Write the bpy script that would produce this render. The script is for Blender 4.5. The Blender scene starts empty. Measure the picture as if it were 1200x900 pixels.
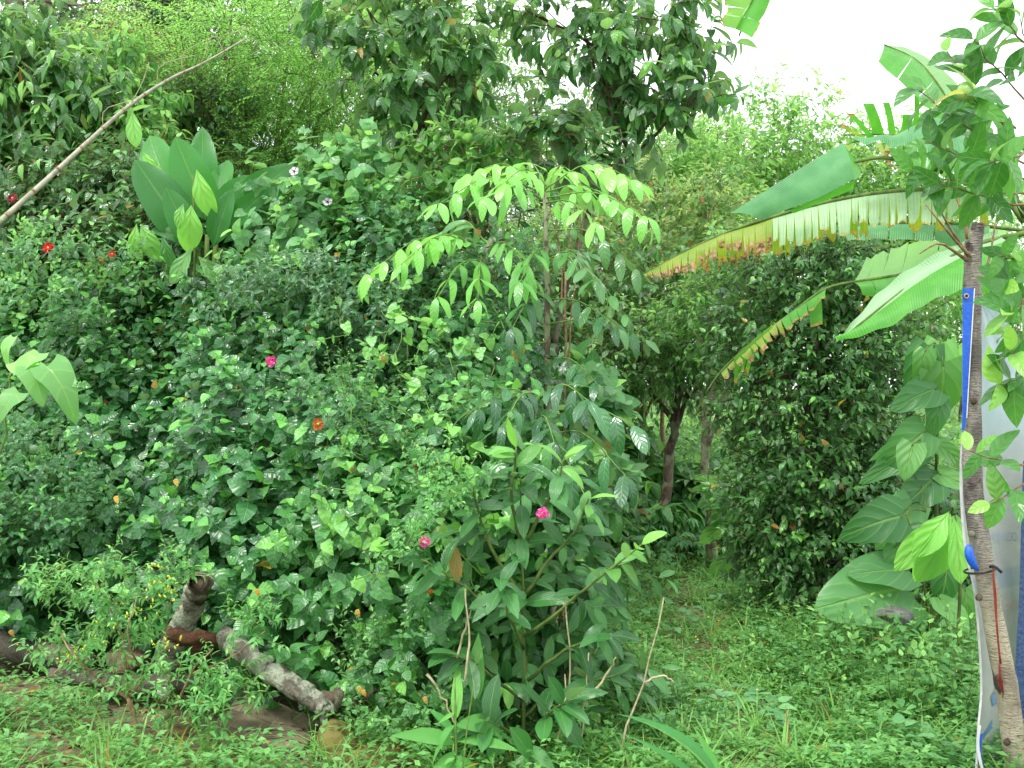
import bpy, math, random
import numpy as np
from mathutils import Matrix, Vector

C = bpy.context.scene
COL = C.collection
rad = math.radians
rng = np.random.default_rng(7)
random.seed(7)

# ------------------------------------------------------------------ camera
F = 1287.0                                   # focal length in photograph pixels (1200 wide)
EYE = 1.6
cam = bpy.data.cameras.new("camera"); camo = bpy.data.objects.new("camera", cam); COL.objects.link(camo)
cam.sensor_width = 36; cam.lens = 36 * F / 1200; cam.clip_start = 0.05; cam.clip_end = 600
camo.location = (0, 0, EYE); camo.rotation_euler = (rad(90), 0, 0)
C.camera = camo

# ------------------------------------------------------------------ sky, sun, exposure
EXPOSURE = 1.32
w = bpy.data.worlds.new("World"); C.world = w; w.use_nodes = True
nt = w.node_tree; nt.nodes.clear()
out = nt.nodes.new("ShaderNodeOutputWorld"); bg = nt.nodes.new("ShaderNodeBackground")
sky = nt.nodes.new("ShaderNodeTexSky"); sky.sky_type = 'NISHITA'; sky.sun_disc = False
SUN_EL, SUN_AZ = rad(62), rad(-150)
sky.sun_elevation = SUN_EL; sky.sun_rotation = SUN_AZ
mx = nt.nodes.new("ShaderNodeMixRGB"); mx.inputs[0].default_value = 0.88
mx.inputs[2].default_value = (9.6, 9.9, 10.1, 1)      # bright even cloud deck
nt.links.new(sky.outputs[0], mx.inputs[1]); nt.links.new(mx.outputs[0], bg.inputs[0])
bg.inputs[1].default_value = 0.1; nt.links.new(bg.outputs[0], out.inputs[0])
sl = bpy.data.lights.new("sun", 'SUN'); sl.energy = 1.5; sl.angle = rad(12); sl.color = (1, 0.97, 0.92)
so = bpy.data.objects.new("sun", sl); COL.objects.link(so)
sd = Vector((math.sin(SUN_AZ) * math.cos(SUN_EL), math.cos(SUN_AZ) * math.cos(SUN_EL), math.sin(SUN_EL)))
so.rotation_euler = sd.to_track_quat('Z', 'Y').to_euler(); so.location = (0, 0, 30)
C.view_settings.view_transform = 'Standard'; C.view_settings.look = 'None'
C.view_settings.gamma = 1; C.view_settings.exposure = EXPOSURE
C.cycles.max_bounces = 7; C.cycles.diffuse_bounces = 4; C.cycles.glossy_bounces = 3
C.cycles.transmission_bounces = 4; C.cycles.transparent_max_bounces = 6
C.cycles.sample_clamp_indirect = 8

# ------------------------------------------------------------------ helpers
def P(px, py, d):
    """world point that stands d metres away at photograph pixel px, py"""
    return np.array([(px - 600) / F * d, d, EYE + (450 - py) / F * d])

def norm(v):
    return v / np.maximum(np.linalg.norm(v, axis=-1, keepdims=True), 1e-9)

def lin(h):
    h = h.lstrip('#'); c = [int(h[i:i+2], 16) / 255 for i in (0, 2, 4)]
    return tuple((x / 12.92 if x < .04045 else ((x + .055) / 1.055) ** 2.4) for x in c) + (1,)

def G(x, y):
    """height of the ground: flat garden, a wooded bank rising behind on the left"""
    x = np.asarray(x, float); y = np.asarray(y, float)
    a = np.clip((y - 8.0) / 9.0, 0, 1); b = np.clip((-0.3 - x) / 3.0, 0, 1)
    s = a * a * (3 - 2 * a) * b * b * (3 - 2 * b)
    return 5.2 * s + 0.03 * np.sin(x * 2.1 + y) * np.cos(y * 1.7) + 0.012 * np.sin(x * 7 + 1.3 * y) + 0.25 * np.clip((y - 14) / 20, 0, 1)

def tagit(o, label=None, cat=None, group=None, kind=None):
    if label: o['label'] = label
    if cat: o['category'] = cat
    if group: o['group'] = group
    if kind: o['kind'] = kind
    return o

def link(name, me, parent=None, loc=None):
    o = bpy.data.objects.new(name, me); COL.objects.link(o)
    if parent is not None:
        o.parent = parent
        o.location = -Vector(world_loc(parent))      # meshes are built in world coordinates
    return o

def thing(name, label, cat, loc=(0, 0, 0), group=None):
    o = bpy.data.objects.new(name, None); COL.objects.link(o)
    o.location = tuple(float(v) for v in loc); o.empty_display_size = .1
    return tagit(o, label, cat, group)

class MB:
    """collects tubes and loose faces; link() makes ONE mesh object of them"""
    def __init__(s): s.v = []; s.f = []; s.n = 0; s.uv = []
    def add(s, v, f):
        v = np.asarray(v, float); s.v.append(v); s.f += [tuple(i + s.n for i in q) for q in f]; s.n += len(v)
    def tube(s, pts, rads, sides=8, rough=0.0, cap=True):
        pts = np.asarray(pts, float); k = len(pts); rads = np.broadcast_to(np.asarray(rads, float), (k,))
        t = norm(np.gradient(pts, axis=0)); ref = np.array([0.03, 1, 0.05]) if abs(t[0][1]) < .8 else np.array([1, .02, .03])
        a = norm(np.cross(t, ref)); b = np.cross(t, a)
        ang = np.arange(sides) * 2 * math.pi / sides
        r = rads[:, None] * (1 + rough * (rng.random((k, sides)) - .5))
        v = pts[:, None] + r[..., None] * (np.cos(ang)[None, :, None] * a[:, None] + np.sin(ang)[None, :, None] * b[:, None])
        v = v.reshape(-1, 3)
        f = [(i * sides + j, i * sides + (j + 1) % sides, (i + 1) * sides + (j + 1) % sides, (i + 1) * sides + j) for i in range(k - 1) for j in range(sides)]
        if cap: f += [tuple(range(sides))[::-1], tuple((k - 1) * sides + j for j in range(sides))]
        s.add(v, f)
    def build(s, name, mat, parent=None, smooth=True):
        me = bpy.data.meshes.new(name)
        me.from_pydata(np.concatenate(s.v).tolist(), [], s.f)
        if smooth: me.polygons.foreach_set('use_smooth', [True] * len(me.polygons))
        me.materials.append(mat); me.update()
        return link(name, me, parent)

def curve(pts, n=12, wob=0.0):
    """smooth line through the given points (Catmull-Rom)"""
    p = np.asarray(pts, float); p = np.vstack([2 * p[0] - p[1], p, 2 * p[-1] - p[-2]]); r = []
    m = len(p) - 3
    for q in np.linspace(0, m - 1e-6, n):
        i = int(q); t = q - i; a, b, c, d = p[i:i+4]
        r.append(.5 * (2 * b + (c - a) * t + (2*a - 5*b + 4*c - d) * t*t + (3*b - a - 3*c + d) * t**3))
    r = np.array(r)
    if wob: r[1:-1] += rng.normal(0, wob, r[1:-1].shape)
    return r

# ------------------------------------------------------------------ materials
class NT:
    def __init__(s, name):
        s.m = bpy.data.materials.new(name); s.m.use_nodes = True; s.t = s.m.node_tree; s.t.nodes.clear()
        s.out = s.n("ShaderNodeOutputMaterial")
    def n(s, t, **k):
        x = s.t.nodes.new(t)
        for a, b in k.items(): setattr(x, a, b)
        return x
    def l(s, a, b): s.t.links.new(a, b)
    def set(s, sock, v):
        if isinstance(v, bpy.types.NodeSocket): s.l(v, sock)
        elif isinstance(v, (tuple, list)) and len(v) == 3 and sock.type == 'RGBA': sock.default_value = tuple(v) + (1,)
        else: sock.default_value = v
    def math(s, op, a, b=None, c=None, clamp=False):
        x = s.n("ShaderNodeMath", operation=op, use_clamp=clamp); s.set(x.inputs[0], a)
        if b is not None: s.set(x.inputs[1], b)
        if c is not None: s.set(x.inputs[2], c)
        return x.outputs[0]
    def mix(s, f, a, b, mode='MIX'):
        x = s.n("ShaderNodeMixRGB", blend_type=mode); s.set(x.inputs[0], f); s.set(x.inputs[1], a); s.set(x.inputs[2], b); return x.outputs[0]
    def rng(s, v, a, b, c=0.0, d=1.0):
        x = s.n("ShaderNodeMapRange"); x.interpolation_type = 'SMOOTHSTEP'; s.set(x.inputs[0], v)
        for i, q in enumerate((a, b, c, d)): x.inputs[i + 1].default_value = q
        return x.outputs[0]
    def noise(s, scale, detail=4, vec=None, rough=.6):
        x = s.n("ShaderNodeTexNoise"); x.inputs['Scale'].default_value = scale; x.inputs['Detail'].default_value = detail; x.inputs['Roughness'].default_value = rough
        if vec is not None: s.l(vec, x.inputs['Vector'])
        return x.outputs[0]
    def pos(s, sx=1, sy=1, sz=1):
        g = s.n("ShaderNodeNewGeometry"); m = s.n("ShaderNodeMapping"); m.inputs['Scale'].default_value = (sx, sy, sz); s.l(g.outputs['Position'], m.inputs[0]); return m.outputs[0]
    def bsdf(s, col, rough=.6, spec=.4, bump=None, bstr=.3, dist=.01):
        b = s.n("ShaderNodeBsdfPrincipled"); s.set(b.inputs['Base Color'], col); s.set(b.inputs['Roughness'], rough); s.set(b.inputs['Specular IOR Level'], spec)
        if bump is not None:
            q = s.n("ShaderNodeBump"); q.inputs['Strength'].default_value = bstr; q.inputs['Distance'].default_value = dist; s.l(bump, q.inputs['Height']); s.l(q.outputs[0], b.inputs['Normal'])
        return b.outputs[0]
    def fin(s, sh): s.l(sh, s.out.inputs[0]); return s.m

def soft(h, k=.05):
    c = lin(h); l = .3 * c[0] + .6 * c[1] + .1 * c[2]; return tuple(c[i] * (1 - k) + l * k for i in range(3)) + (1,)
def leaf_mat(name, dark, mid, light, young, vein='#9fc46a', rough=.38, trans=.35, vf=26, vs=.35, yellow=.985, back=.35, spec=.5, slant=.35, bump=.5):
    t = NT(name)
    uv = t.n("ShaderNodeUVMap"); sp = t.n("ShaderNodeSeparateXYZ"); t.l(uv.outputs[0], sp.inputs[0])
    u, v = sp.outputs[0], sp.outputs[1]
    a = t.math('MULTIPLY', t.math('ABSOLUTE', t.math('SUBTRACT', u, .5)), 2)
    geo = t.n("ShaderNodeNewGeometry"); oi = t.n("ShaderNodeObjectInfo")
    r = t.math('FRACT', t.math('ADD', geo.outputs['Random Per Island'], oi.outputs['Random']))
    r2 = t.math('FRACT', t.math('MULTIPLY', r, 17.31)); r3 = t.math('FRACT', t.math('MULTIPLY', r, 5.73))
    cr = t.n("ShaderNodeValToRGB"); e = cr.color_ramp.elements; e[0].color = soft(dark); e[1].color = soft(light); e[0].position = 0; e[1].position = 1
    m_ = e.new(.5); m_.color = soft(mid); t.l(r, cr.inputs[0])
    at = t.n("ShaderNodeAttribute"); at.attribute_name = 'tone'
    c = t.mix(at.outputs['Fac'], cr.outputs[0], soft(young))
    c = t.mix(t.math('GREATER_THAN', r2, yellow), c, t.mix(r3, lin('#a89a1e'), lin('#8a5a20')))
    mid_ = t.rng(a, .09, .02)
    lat = t.math('SINE', t.math('MULTIPLY', t.math('SUBTRACT', v, t.math('MULTIPLY', a, slant * .6)), vf * 6.2832 / 3))
    latv = t.rng(lat, .86, 1.0)
    vn = t.math('MAXIMUM', mid_, t.math('MULTIPLY', latv, .55))
    c = t.mix(t.math('MULTIPLY', vn, vs), c, lin(vein))
    blot = t.noise(38, 3)
    c = t.mix(t.rng(blot, .35, .75, 0, .3), c, t.mix(.5, c, soft(light)), 'MIX')
    cb = t.mix(geo.outputs['Backfacing'], c, t.mix(back, c, lin('#a9c39a')))
    bh = t.math('ADD', t.math('MULTIPLY', lat, .35), t.math('MULTIPLY', mid_, -1.2))
    rr = t.math('ADD', t.math('MULTIPLY', r3, .16), t.math('ADD', t.math('MULTIPLY', geo.outputs['Backfacing'], .25), rough - .08))
    b = t.bsdf(cb, rr, spec, bh, bump, .004)
    tr = t.n("ShaderNodeBsdfTranslucent")
    t.l(t.mix(.55, t.mix(1, cb, (1.4, 1.5, 1.0, 1), 'MULTIPLY'), t.mix(1, cb, (1.7, 1.8, .9, 1), 'MULTIPLY')), tr.inputs[0])
    ms = t.n("ShaderNodeMixShader"); ms.inputs[0].default_value = trans; t.l(b, ms.inputs[1]); t.l(tr.outputs[0], ms.inputs[2])
    return t.fin(ms.outputs[0])

def bark_mat(name, c1, c2, lichen=None, scale=14, zs=.35, lich=.55, bstr=.8, rough=.85):
    t = NT(name); p = t.pos(1, 1, zs)
    n1 = t.noise(scale, 6, p); n2 = t.noise(scale * 5, 5, t.pos(1, 1, .6)); n3 = t.noise(scale * .45, 5, t.pos())
    c = t.mix(t.rng(n1, .32, .68), lin(c1), lin(c2)); c = t.mix(t.rng(n2, .3, .8, 0, .5), c, lin(c1))
    if lichen: c = t.mix(t.rng(n3, lich - .06, lich + .06), c, t.mix(n2, lin(lichen), lin(c2)))
    return t.fin(t.bsdf(c, rough, .25, t.math('ADD', n1, t.math('MULTIPLY', n2, .6)), bstr, .02))

def plain_mat(name, c1, c2=None, rough=.6, scale=30, bstr=.2, spec=.4, trans=0):
    t = NT(name); n = t.noise(scale, 5, t.pos()); c = t.mix(t.rng(n, .3, .7), lin(c1), lin(c2 or c1))
    b = t.bsdf(c, rough, spec, n, bstr, .01)
    if trans:
        tr = t.n("ShaderNodeBsdfTranslucent"); t.l(c, tr.inputs[0]); ms = t.n("ShaderNodeMixShader"); ms.inputs[0].default_value = trans
        t.l(b, ms.inputs[1]); t.l(tr.outputs[0], ms.inputs[2]); return t.fin(ms.outputs[0])
    return t.fin(b)

L_hib = leaf_mat('hibiscus_leaf', '#1a4f26', '#26652e', '#3a823e', '#68b844', vein='#8fbf7c', vf=13, vs=.3, rough=.3, trans=.24, spec=.65, yellow=.996, bump=.5)
L_hib2 = leaf_mat('hibiscus_leaf_pale', '#24602c', '#367836', '#4c9244', '#7cc44e', vein='#a0c890', vf=13, vs=.3, rough=.34, trans=.3, spec=.6, yellow=.996, bump=.5)
L_dark = leaf_mat('dark_glossy_leaf', '#1c4a22', '#295f2b', '#3d7c38', '#6cb044', vf=14, rough=.26, trans=.2, spec=.8, yellow=.994)
L_mid = leaf_mat('shrub_leaf', '#1f4f24', '#30682f', '#488a40', '#78bc4c', vf=14, rough=.28, trans=.28, spec=.7, yellow=.99)
L_mango = leaf_mat('dark_tree_leaf', '#26502c', '#3a7038', '#539046', '#86c258', vf=16, rough=.3, trans=.4, spec=.7, yellow=.994)
L_hazed = leaf_mat('hazed_tree_leaf', '#447c36', '#629a48', '#80b45e', '#a0cc6c', vf=9, rough=.45, trans=.5, yellow=.995)  # leaf colours lightened in place of haze over the distance
L_feather = leaf_mat('feathery_leaf', '#4e983c', '#66b048', '#84c85c', '#a4da68', vf=5, rough=.5, trans=.5, yellow=1.0)
L_olive = leaf_mat('olive_leaf', '#3d6a34', '#5a8440', '#7c9e50', '#a4b85c', vf=6, rough=.45, trans=.42, yellow=.96)
L_bright = leaf_mat('bright_pinnate_leaf', '#3c7e40', '#509848', '#68ae58', '#84d04a', vf=20, vs=.25, rough=.26, trans=.36, yellow=1.0, spec=.9, bump=.4)
L_pin = leaf_mat('pinnate_leaf', '#1f4f2e', '#2c6638', '#40804a', '#70b448', vf=20, vs=.2, rough=.27, trans=.25, yellow=.998, spec=.8, bump=.35)
L_obl = leaf_mat('oblong_leaf', '#245c2c', '#347436', '#488e44', '#80c44a', vf=30, vs=.3, rough=.3, trans=.28, slant=.8, yellow=.997, spec=.7)
L_citrus = leaf_mat('citrus_leaf', '#326e2e', '#46863a', '#62a24c', '#94ca58', vf=14, vs=.3, rough=.33, trans=.45, yellow=.995, spec=.6)
L_cacao = leaf_mat('broad_ribbed_leaf', '#367038', '#488648', '#609c58', '#88cc58', vf=11, vs=.4, rough=.38, trans=.38, slant=.8, bump=1, yellow=.998)
L_paddle = leaf_mat('paddle_leaf', '#2a702a', '#368232', '#46943c', '#62b044', vf=40, vs=.2, rough=.36, trans=.4, slant=1.2, yellow=1.0)
L_chili = leaf_mat('chili_leaf', '#3f8240', '#57a050', '#74b868', '#94cc70', vf=7, rough=.45, trans=.4, yellow=.998)
L_weed = leaf_mat('weed_leaf', '#366e38', '#4c8c48', '#68a85c', '#8cc866', vf=7, rough=.45, trans=.38, yellow=.994)
L_ginger = leaf_mat('lance_leaf', '#3a8440', '#4c9e48', '#64b058', '#86cc60', vf=60, vs=.12, rough=.33, trans=.4, slant=2, yellow=1.0)
L_grass = leaf_mat('grass_blade', '#448436', '#5a9c42', '#7cb656', '#a0c866', vf=1, vs=.2, rough=.5, trans=.4, yellow=.98)
L_vine = leaf_mat('heart_leaf', '#3f7a46', '#549052', '#6eaa68', '#90d060', vf=8, vs=.35, rough=.38, trans=.38, yellow=.997)
L_cassava = leaf_mat('cassava_leaf', '#3f7a4c', '#52925c', '#6ca870', '#8cc480', vf=8, rough=.5, trans=.35, yellow=.998)
L_dry = leaf_mat('dry_leaf', '#7a5a34', '#a07c40', '#b89048', '#d0a030', vf=8, rough=.6, trans=.3, yellow=1.0)
B_dark = bark_mat('dark_bark', '#3a2e26', '#6a5a4c', '#7d8a70', scale=18)
B_grey = bark_mat('grey_bark', '#5d5348', '#8d8272', '#9aa088', scale=14)
B_green = bark_mat('green_stem', '#4a5c2e', '#6f8444', None, scale=20, bstr=.2)
B_lich = bark_mat('lichened_bark', '#4a4036', '#857662', '#a9b896', scale=16, lich=.48)
B_twig = plain_mat('brown_twig', '#6a5238', '#9a8462', .8, 40)
B_dry = plain_mat('straw_coloured_twig', '#8c8462', '#b4ac8a', .8, 40)
B_bamboo = plain_mat('weathered_bamboo', '#7c7a68', '#a2a08a', .6, 20)
B_greentwig = plain_mat('green_twig', '#4f7030', '#6f9040', .6, 30)

# ------------------------------------------------------------------ leaf templates
def outline(kind, y):
    if kind == 'ovate': return np.sin(math.pi * y ** .62) ** .9
    if kind == 'ellipse': return np.sin(math.pi * y ** .82) ** .8
    if kind == 'hib': return np.sin(math.pi * y ** .56) ** .8
    if kind == 'lance': return np.sin(math.pi * y ** .8) ** .95
    if kind == 'oblong': return np.clip(np.sin(math.pi * np.clip(y, 0, 1) ** .95), 0, 1) ** .6
    if kind == 'obovate': return np.sin(math.pi * y ** 1.35) ** .8
    if kind == 'heart': return np.where(y < .12, .75 + 2 * y, np.cos((y - .12) / .88 * math.pi / 2) ** .72)
    if kind == 'blade': return np.clip(1 - y, 0, 1) ** .6
    if kind == 'paddle': return np.clip(np.sin(math.pi * np.clip(y, 0, 1) ** .8), 0, 1) ** .55 * np.where(y < .2, (y / .2) ** .8, 1)

def template(kind, aspect, seg, bend=.2, fold=.15, wave=0.0, tooth=0.0, twist=0.0, cross=1):
    """one leaf of unit length along +Y facing +Z; returns verts, uvs, faces"""
    V = []; UV = []; Fc = []
    ys = np.linspace(0, 1, seg + 1)
    rows = []
    for i, y in enumerate(ys):
        wd = float(outline(kind, np.array(min(max(y, 1e-4), 1 - 1e-4)))) * aspect * .5
        z = -bend * y * y; yy = y * (1 - .25 * bend * y)
        point = (i == seg) or (i == 0 and kind not in ('heart', 'blade'))
        if kind == 'blade' and i == 0: wd = aspect * .35
        if point: V.append((0, yy, z)); UV.append((.5, y)); rows.append([len(V) - 1]); continue
        tt = tooth * aspect * (1 if i % 2 else -.6) if 0 < i < seg else 0
        row = []
        for j in range(-cross, cross + 1):
            f = j / cross; x = f * (wd + (tt if abs(j) == cross else 0))
            yb = -.10 * abs(f) * (1 if kind == 'heart' and i == 0 else 0)
            zz = z + fold * abs(x) * (1 if fold > 0 else 1) + wave * math.sin(y * 9 + j * 1.7) * abs(f) + twist * y * x
            V.append((x, yy + yb, zz)); UV.append((.5 + .5 * f, y)); row.append(len(V) - 1)
        rows.append(row)
    for a, b in zip(rows, rows[1:]):
        if len(a) == 1 and len(b) == 1: continue
        if len(a) == 1: Fc += [(a[0], b[j + 1], b[j]) for j in range(len(b) - 1)]
        elif len(b) == 1: Fc += [(a[j], a[j + 1], b[0]) for j in range(len(a) - 1)]
        else: Fc += [(a[j], a[j + 1], b[j + 1], b[j]) for j in range(len(a) - 1)]
    return np.array(V, float), np.array(UV, float), Fc

def variants(kind, aspect, seg, n=4, **k):
    r = []
    for i in range(n):
        q = dict(k); q['bend'] = k.get('bend', .2) * (.3 + 1.5 * i / max(n - 1, 1)); q['twist'] = (i % 2 * 2 - 1) * .12
        q['fold'] = k.get('fold', .2) * (.6 + .8 * ((i * 7) % n) / n)
        r.append(template(kind, aspect, seg, **q))
    return r
T = {
 'hib':   (variants('hib', .74, 5, 4, bend=.22, fold=.16, wave=.01), variants('hib', .76, 10, 6, bend=.3, fold=.2, tooth=.022, wave=.025)),
 'ovate': (variants('hib', .52, 4, 4, bend=.28, fold=.16), variants('hib', .52, 8, 5, bend=.32, fold=.18, wave=.018)),
 'lance': (variants('lance', .34, 4, 4, bend=.3, fold=.35), variants('lance', .34, 6, 4, bend=.35, fold=.35, wave=.012)),
 'small': (variants('ovate', .5, 2, 3, bend=.2, fold=.3), variants('ovate', .5, 4, 3, bend=.2, fold=.3)),
 'tiny':  (variants('lance', .34, 2, 3, bend=.15, fold=.2), variants('lance', .34, 2, 3, bend=.15, fold=.2)),
 'oblong':(variants('oblong', .38, 4, 4, bend=.18, fold=.3), variants('oblong', .38, 7, 5, bend=.25, fold=.3, wave=.012)),
 'pin':   (variants('oblong', .33, 4, 4, bend=.3, fold=.15), variants('oblong', .34, 9, 6, bend=.4, fold=.16, wave=.018)),
 'citrus':(variants('ellipse', .42, 5, 4, bend=.28, fold=.2), variants('ellipse', .46, 9, 6, bend=.35, fold=.3, wave=.015)),
 'heart': (variants('heart', .86, 4, 4, bend=.2, fold=.2), variants('heart', .86, 6, 4, bend=.22, fold=.2, wave=.015)),
 'cacao': (variants('obovate', .42, 5, 4, bend=.3, fold=.2), variants('obovate', .44, 10, 5, bend=.4, fold=.22, wave=.025, cross=2)),
 'round': (variants('heart', .9, 6, 4, bend=.35, fold=.1, wave=.03), variants('heart', .86, 8, 4, bend=.45, fold=.12, wave=.035, cross=2)),
 'ginger':(variants('lance', .17, 6, 4, bend=.5, fold=.6), variants('lance', .17, 9, 4, bend=.6, fold=.6)),
 'blade': (variants('blade', .045, 3, 4, bend=.5, fold=.3), variants('blade', .045, 5, 4, bend=.6, fold=.3)),
}

# ------------------------------------------------------------------ leaf batches
def batch(pos, d, nrm, ln, tone=None, wid=None):
    n = len(pos)
    return dict(pos=np.asarray(pos, float), d=norm(np.asarray(d, float)), n=np.asarray(nrm, float), L=np.broadcast_to(np.asarray(ln, float), (n,)).copy(),
                tone=np.zeros(n) if tone is None else np.broadcast_to(tone, (n,)).copy(), w=np.ones(n) if wid is None else np.broadcast_to(wid, (n,)).copy())
def cat(*bs):
    return {k: np.concatenate([b[k] for b in bs]) for k in bs[0]}
def sub(b, idx): return {k: v[idx] for k, v in b.items()}

def frames(b):
    Y = b['d']; Z = b['n'] - (b['n'] * Y).sum(1, keepdims=True) * Y
    bad = np.linalg.norm(Z, axis=1) < 1e-3; Z[bad] = np.cross(Y[bad], np.array([.3, .5, .8])); Z = norm(Z); X = np.cross(Y, Z)
    return X, Y, Z

def raw_mesh(name, V, tpl_faces_list, UVl, tone, mat, smooth=True):
    me = bpy.data.meshes.new(name)
    loops, totals = tpl_faces_list
    me.vertices.add(len(V)); me.vertices.foreach_set('co', V.astype(np.float32).ravel())
    me.loops.add(len(loops)); me.loops.foreach_set('vertex_index', loops.astype(np.int32))
    st = np.zeros(len(totals), np.int32); st[1:] = np.cumsum(totals)[:-1]
    me.polygons.add(len(totals)); me.polygons.foreach_set('loop_start', st); me.polygons.foreach_set('loop_total', totals.astype(np.int32))
    if smooth: me.polygons.foreach_set('use_smooth', np.ones(len(totals), bool))
    uvl = me.uv_layers.new(name='UVMap'); uvl.data.foreach_set('uv', UVl[loops].astype(np.float32).ravel())
    at = me.attributes.new('tone', 'FLOAT', 'POINT'); at.data.foreach_set('value', tone.astype(np.float32))
    me.materials.append(mat); me.update(calc_edges=True); me.validate()
    return me

def foliage_mesh(name, b, tpls, mat):
    X, Y, Z = frames(b); N = len(b['pos']); var = rng.integers(0, len(tpls), N)
    Vs, Ls, Ts, Us, Ns = [], [], [], [], []; off = 0
    for k, (tv, tuv, tf) in enumerate(tpls):
        ix = np.where(var == k)[0]
        if not len(ix): continue
        L = b['L'][ix][:, None, None]; wd = b['w'][ix][:, None, None]
        V = b['pos'][ix][:, None] + L * (tv[None, :, 0:1] * wd * X[ix][:, None] + tv[None, :, 1:2] * Y[ix][:, None] + tv[None, :, 2:3] * Z[ix][:, None])
        m = len(tv); fl = np.array([i for f in tf for i in f]); ft = np.array([len(f) for f in tf])
        Ls.append((fl[None] + (np.arange(len(ix)) * m)[:, None] + off).ravel()); Ts.append(np.tile(ft, len(ix)))
        Vs.append(V.reshape(-1, 3)); Us.append(np.tile(tuv, (len(ix), 1))); Ns.append(np.repeat(b['tone'][ix], m)); off += m * len(ix)
    return raw_mesh(name, np.concatenate(Vs), (np.concatenate(Ls), np.concatenate(Ts)), np.concatenate(Us), np.concatenate(Ns), mat)

_unit = {}
def unit_leaf(tk, mat, var, tq):
    key = (tk, mat.name, var, tq)
    if key not in _unit:
        tv, tuv, tf = T[tk][1][var]
        fl = np.array([i for f in tf for i in f]); ft = np.array([len(f) for f in tf])
        _unit[key] = raw_mesh('leaf', tv, (fl, ft), tuv, np.full(len(tv), tq / 3.0), mat)
    return _unit[key]

def leaf_objects(b, tk, mat, parent, name='leaf', label=None):
    X, Y, Z = frames(b); off = np.array(parent.matrix_world.translation if False else world_loc(parent)); nv = len(T[tk][1]); r = []
    for i in range(len(b['pos'])):
        me = unit_leaf(tk, mat, int(rng.integers(0, nv)), int(round(min(max(b['tone'][i], 0), 1) * 3)))
        o = bpy.data.objects.new(name, me); COL.objects.link(o); o.parent = parent
        L = b['L'][i]; wd = b['w'][i]; p = b['pos'][i] - off
        o.matrix_basis = Matrix(((X[i][0]*L*wd, Y[i][0]*L, Z[i][0]*L, p[0]), (X[i][1]*L*wd, Y[i][1]*L, Z[i][1]*L, p[1]), (X[i][2]*L*wd, Y[i][2]*L, Z[i][2]*L, p[2]), (0, 0, 0, 1)))
        if label: o['label'] = label
        r.append(o)
    return r
def world_loc(o):
    v = Vector(o.location)
    while o.parent is not None: o = o.parent; v = v + Vector(o.location)
    return tuple(v)

def pick_front(b, n, cell=11):
    """the leaves that show largest in the picture: nearest in each small cell of the view, biggest first"""
    p = b['pos'] + b['d'] * b['L'][:, None] * .5; y = np.maximum(p[:, 1], .3)
    px = 600 + p[:, 0] / y * F; py = 450 - (p[:, 2] - EYE) / y * F
    ok = (px > 0) & (px < 1200) & (py > 0) & (py < 900) & (p[:, 1] > .5)
    key = (px // cell).astype(int) * 1000 + (py // cell).astype(int)
    order = np.argsort(y); order = order[ok[order]]
    _, first = np.unique(key[order], return_index=True); cand = order[first]
    size = b['L'][cand] / y[cand] * F
    cand = cand[size > 9]; size = size[size > 9]
    return cand[np.argsort(-size)][:n]

def emit(b, tk, mat, parent, nparts=0, name='foliage', leafname='leaf', cell=11, top_level=False):
    N = len(b['pos']); sel = pick_front(b, nparts, cell) if nparts else np.array([], int)
    if len(sel): leaf_objects(sub(b, sel), tk, mat, parent, leafname)
    rest = np.ones(N, bool); rest[sel] = False
    if rest.any():
        me = foliage_mesh(name, sub(b, rest), T[tk][0], mat); o = link(name, me, parent)
        o['kind'] = 'stuff'; return o

def basis(d):
    ref = np.where(np.abs(d[:, 2:3]) > .9, np.array([[1., 0, 0]]), np.array([[0, 0, 1.]])); A = norm(np.cross(d, ref)); return A, np.cross(d, A)

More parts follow.
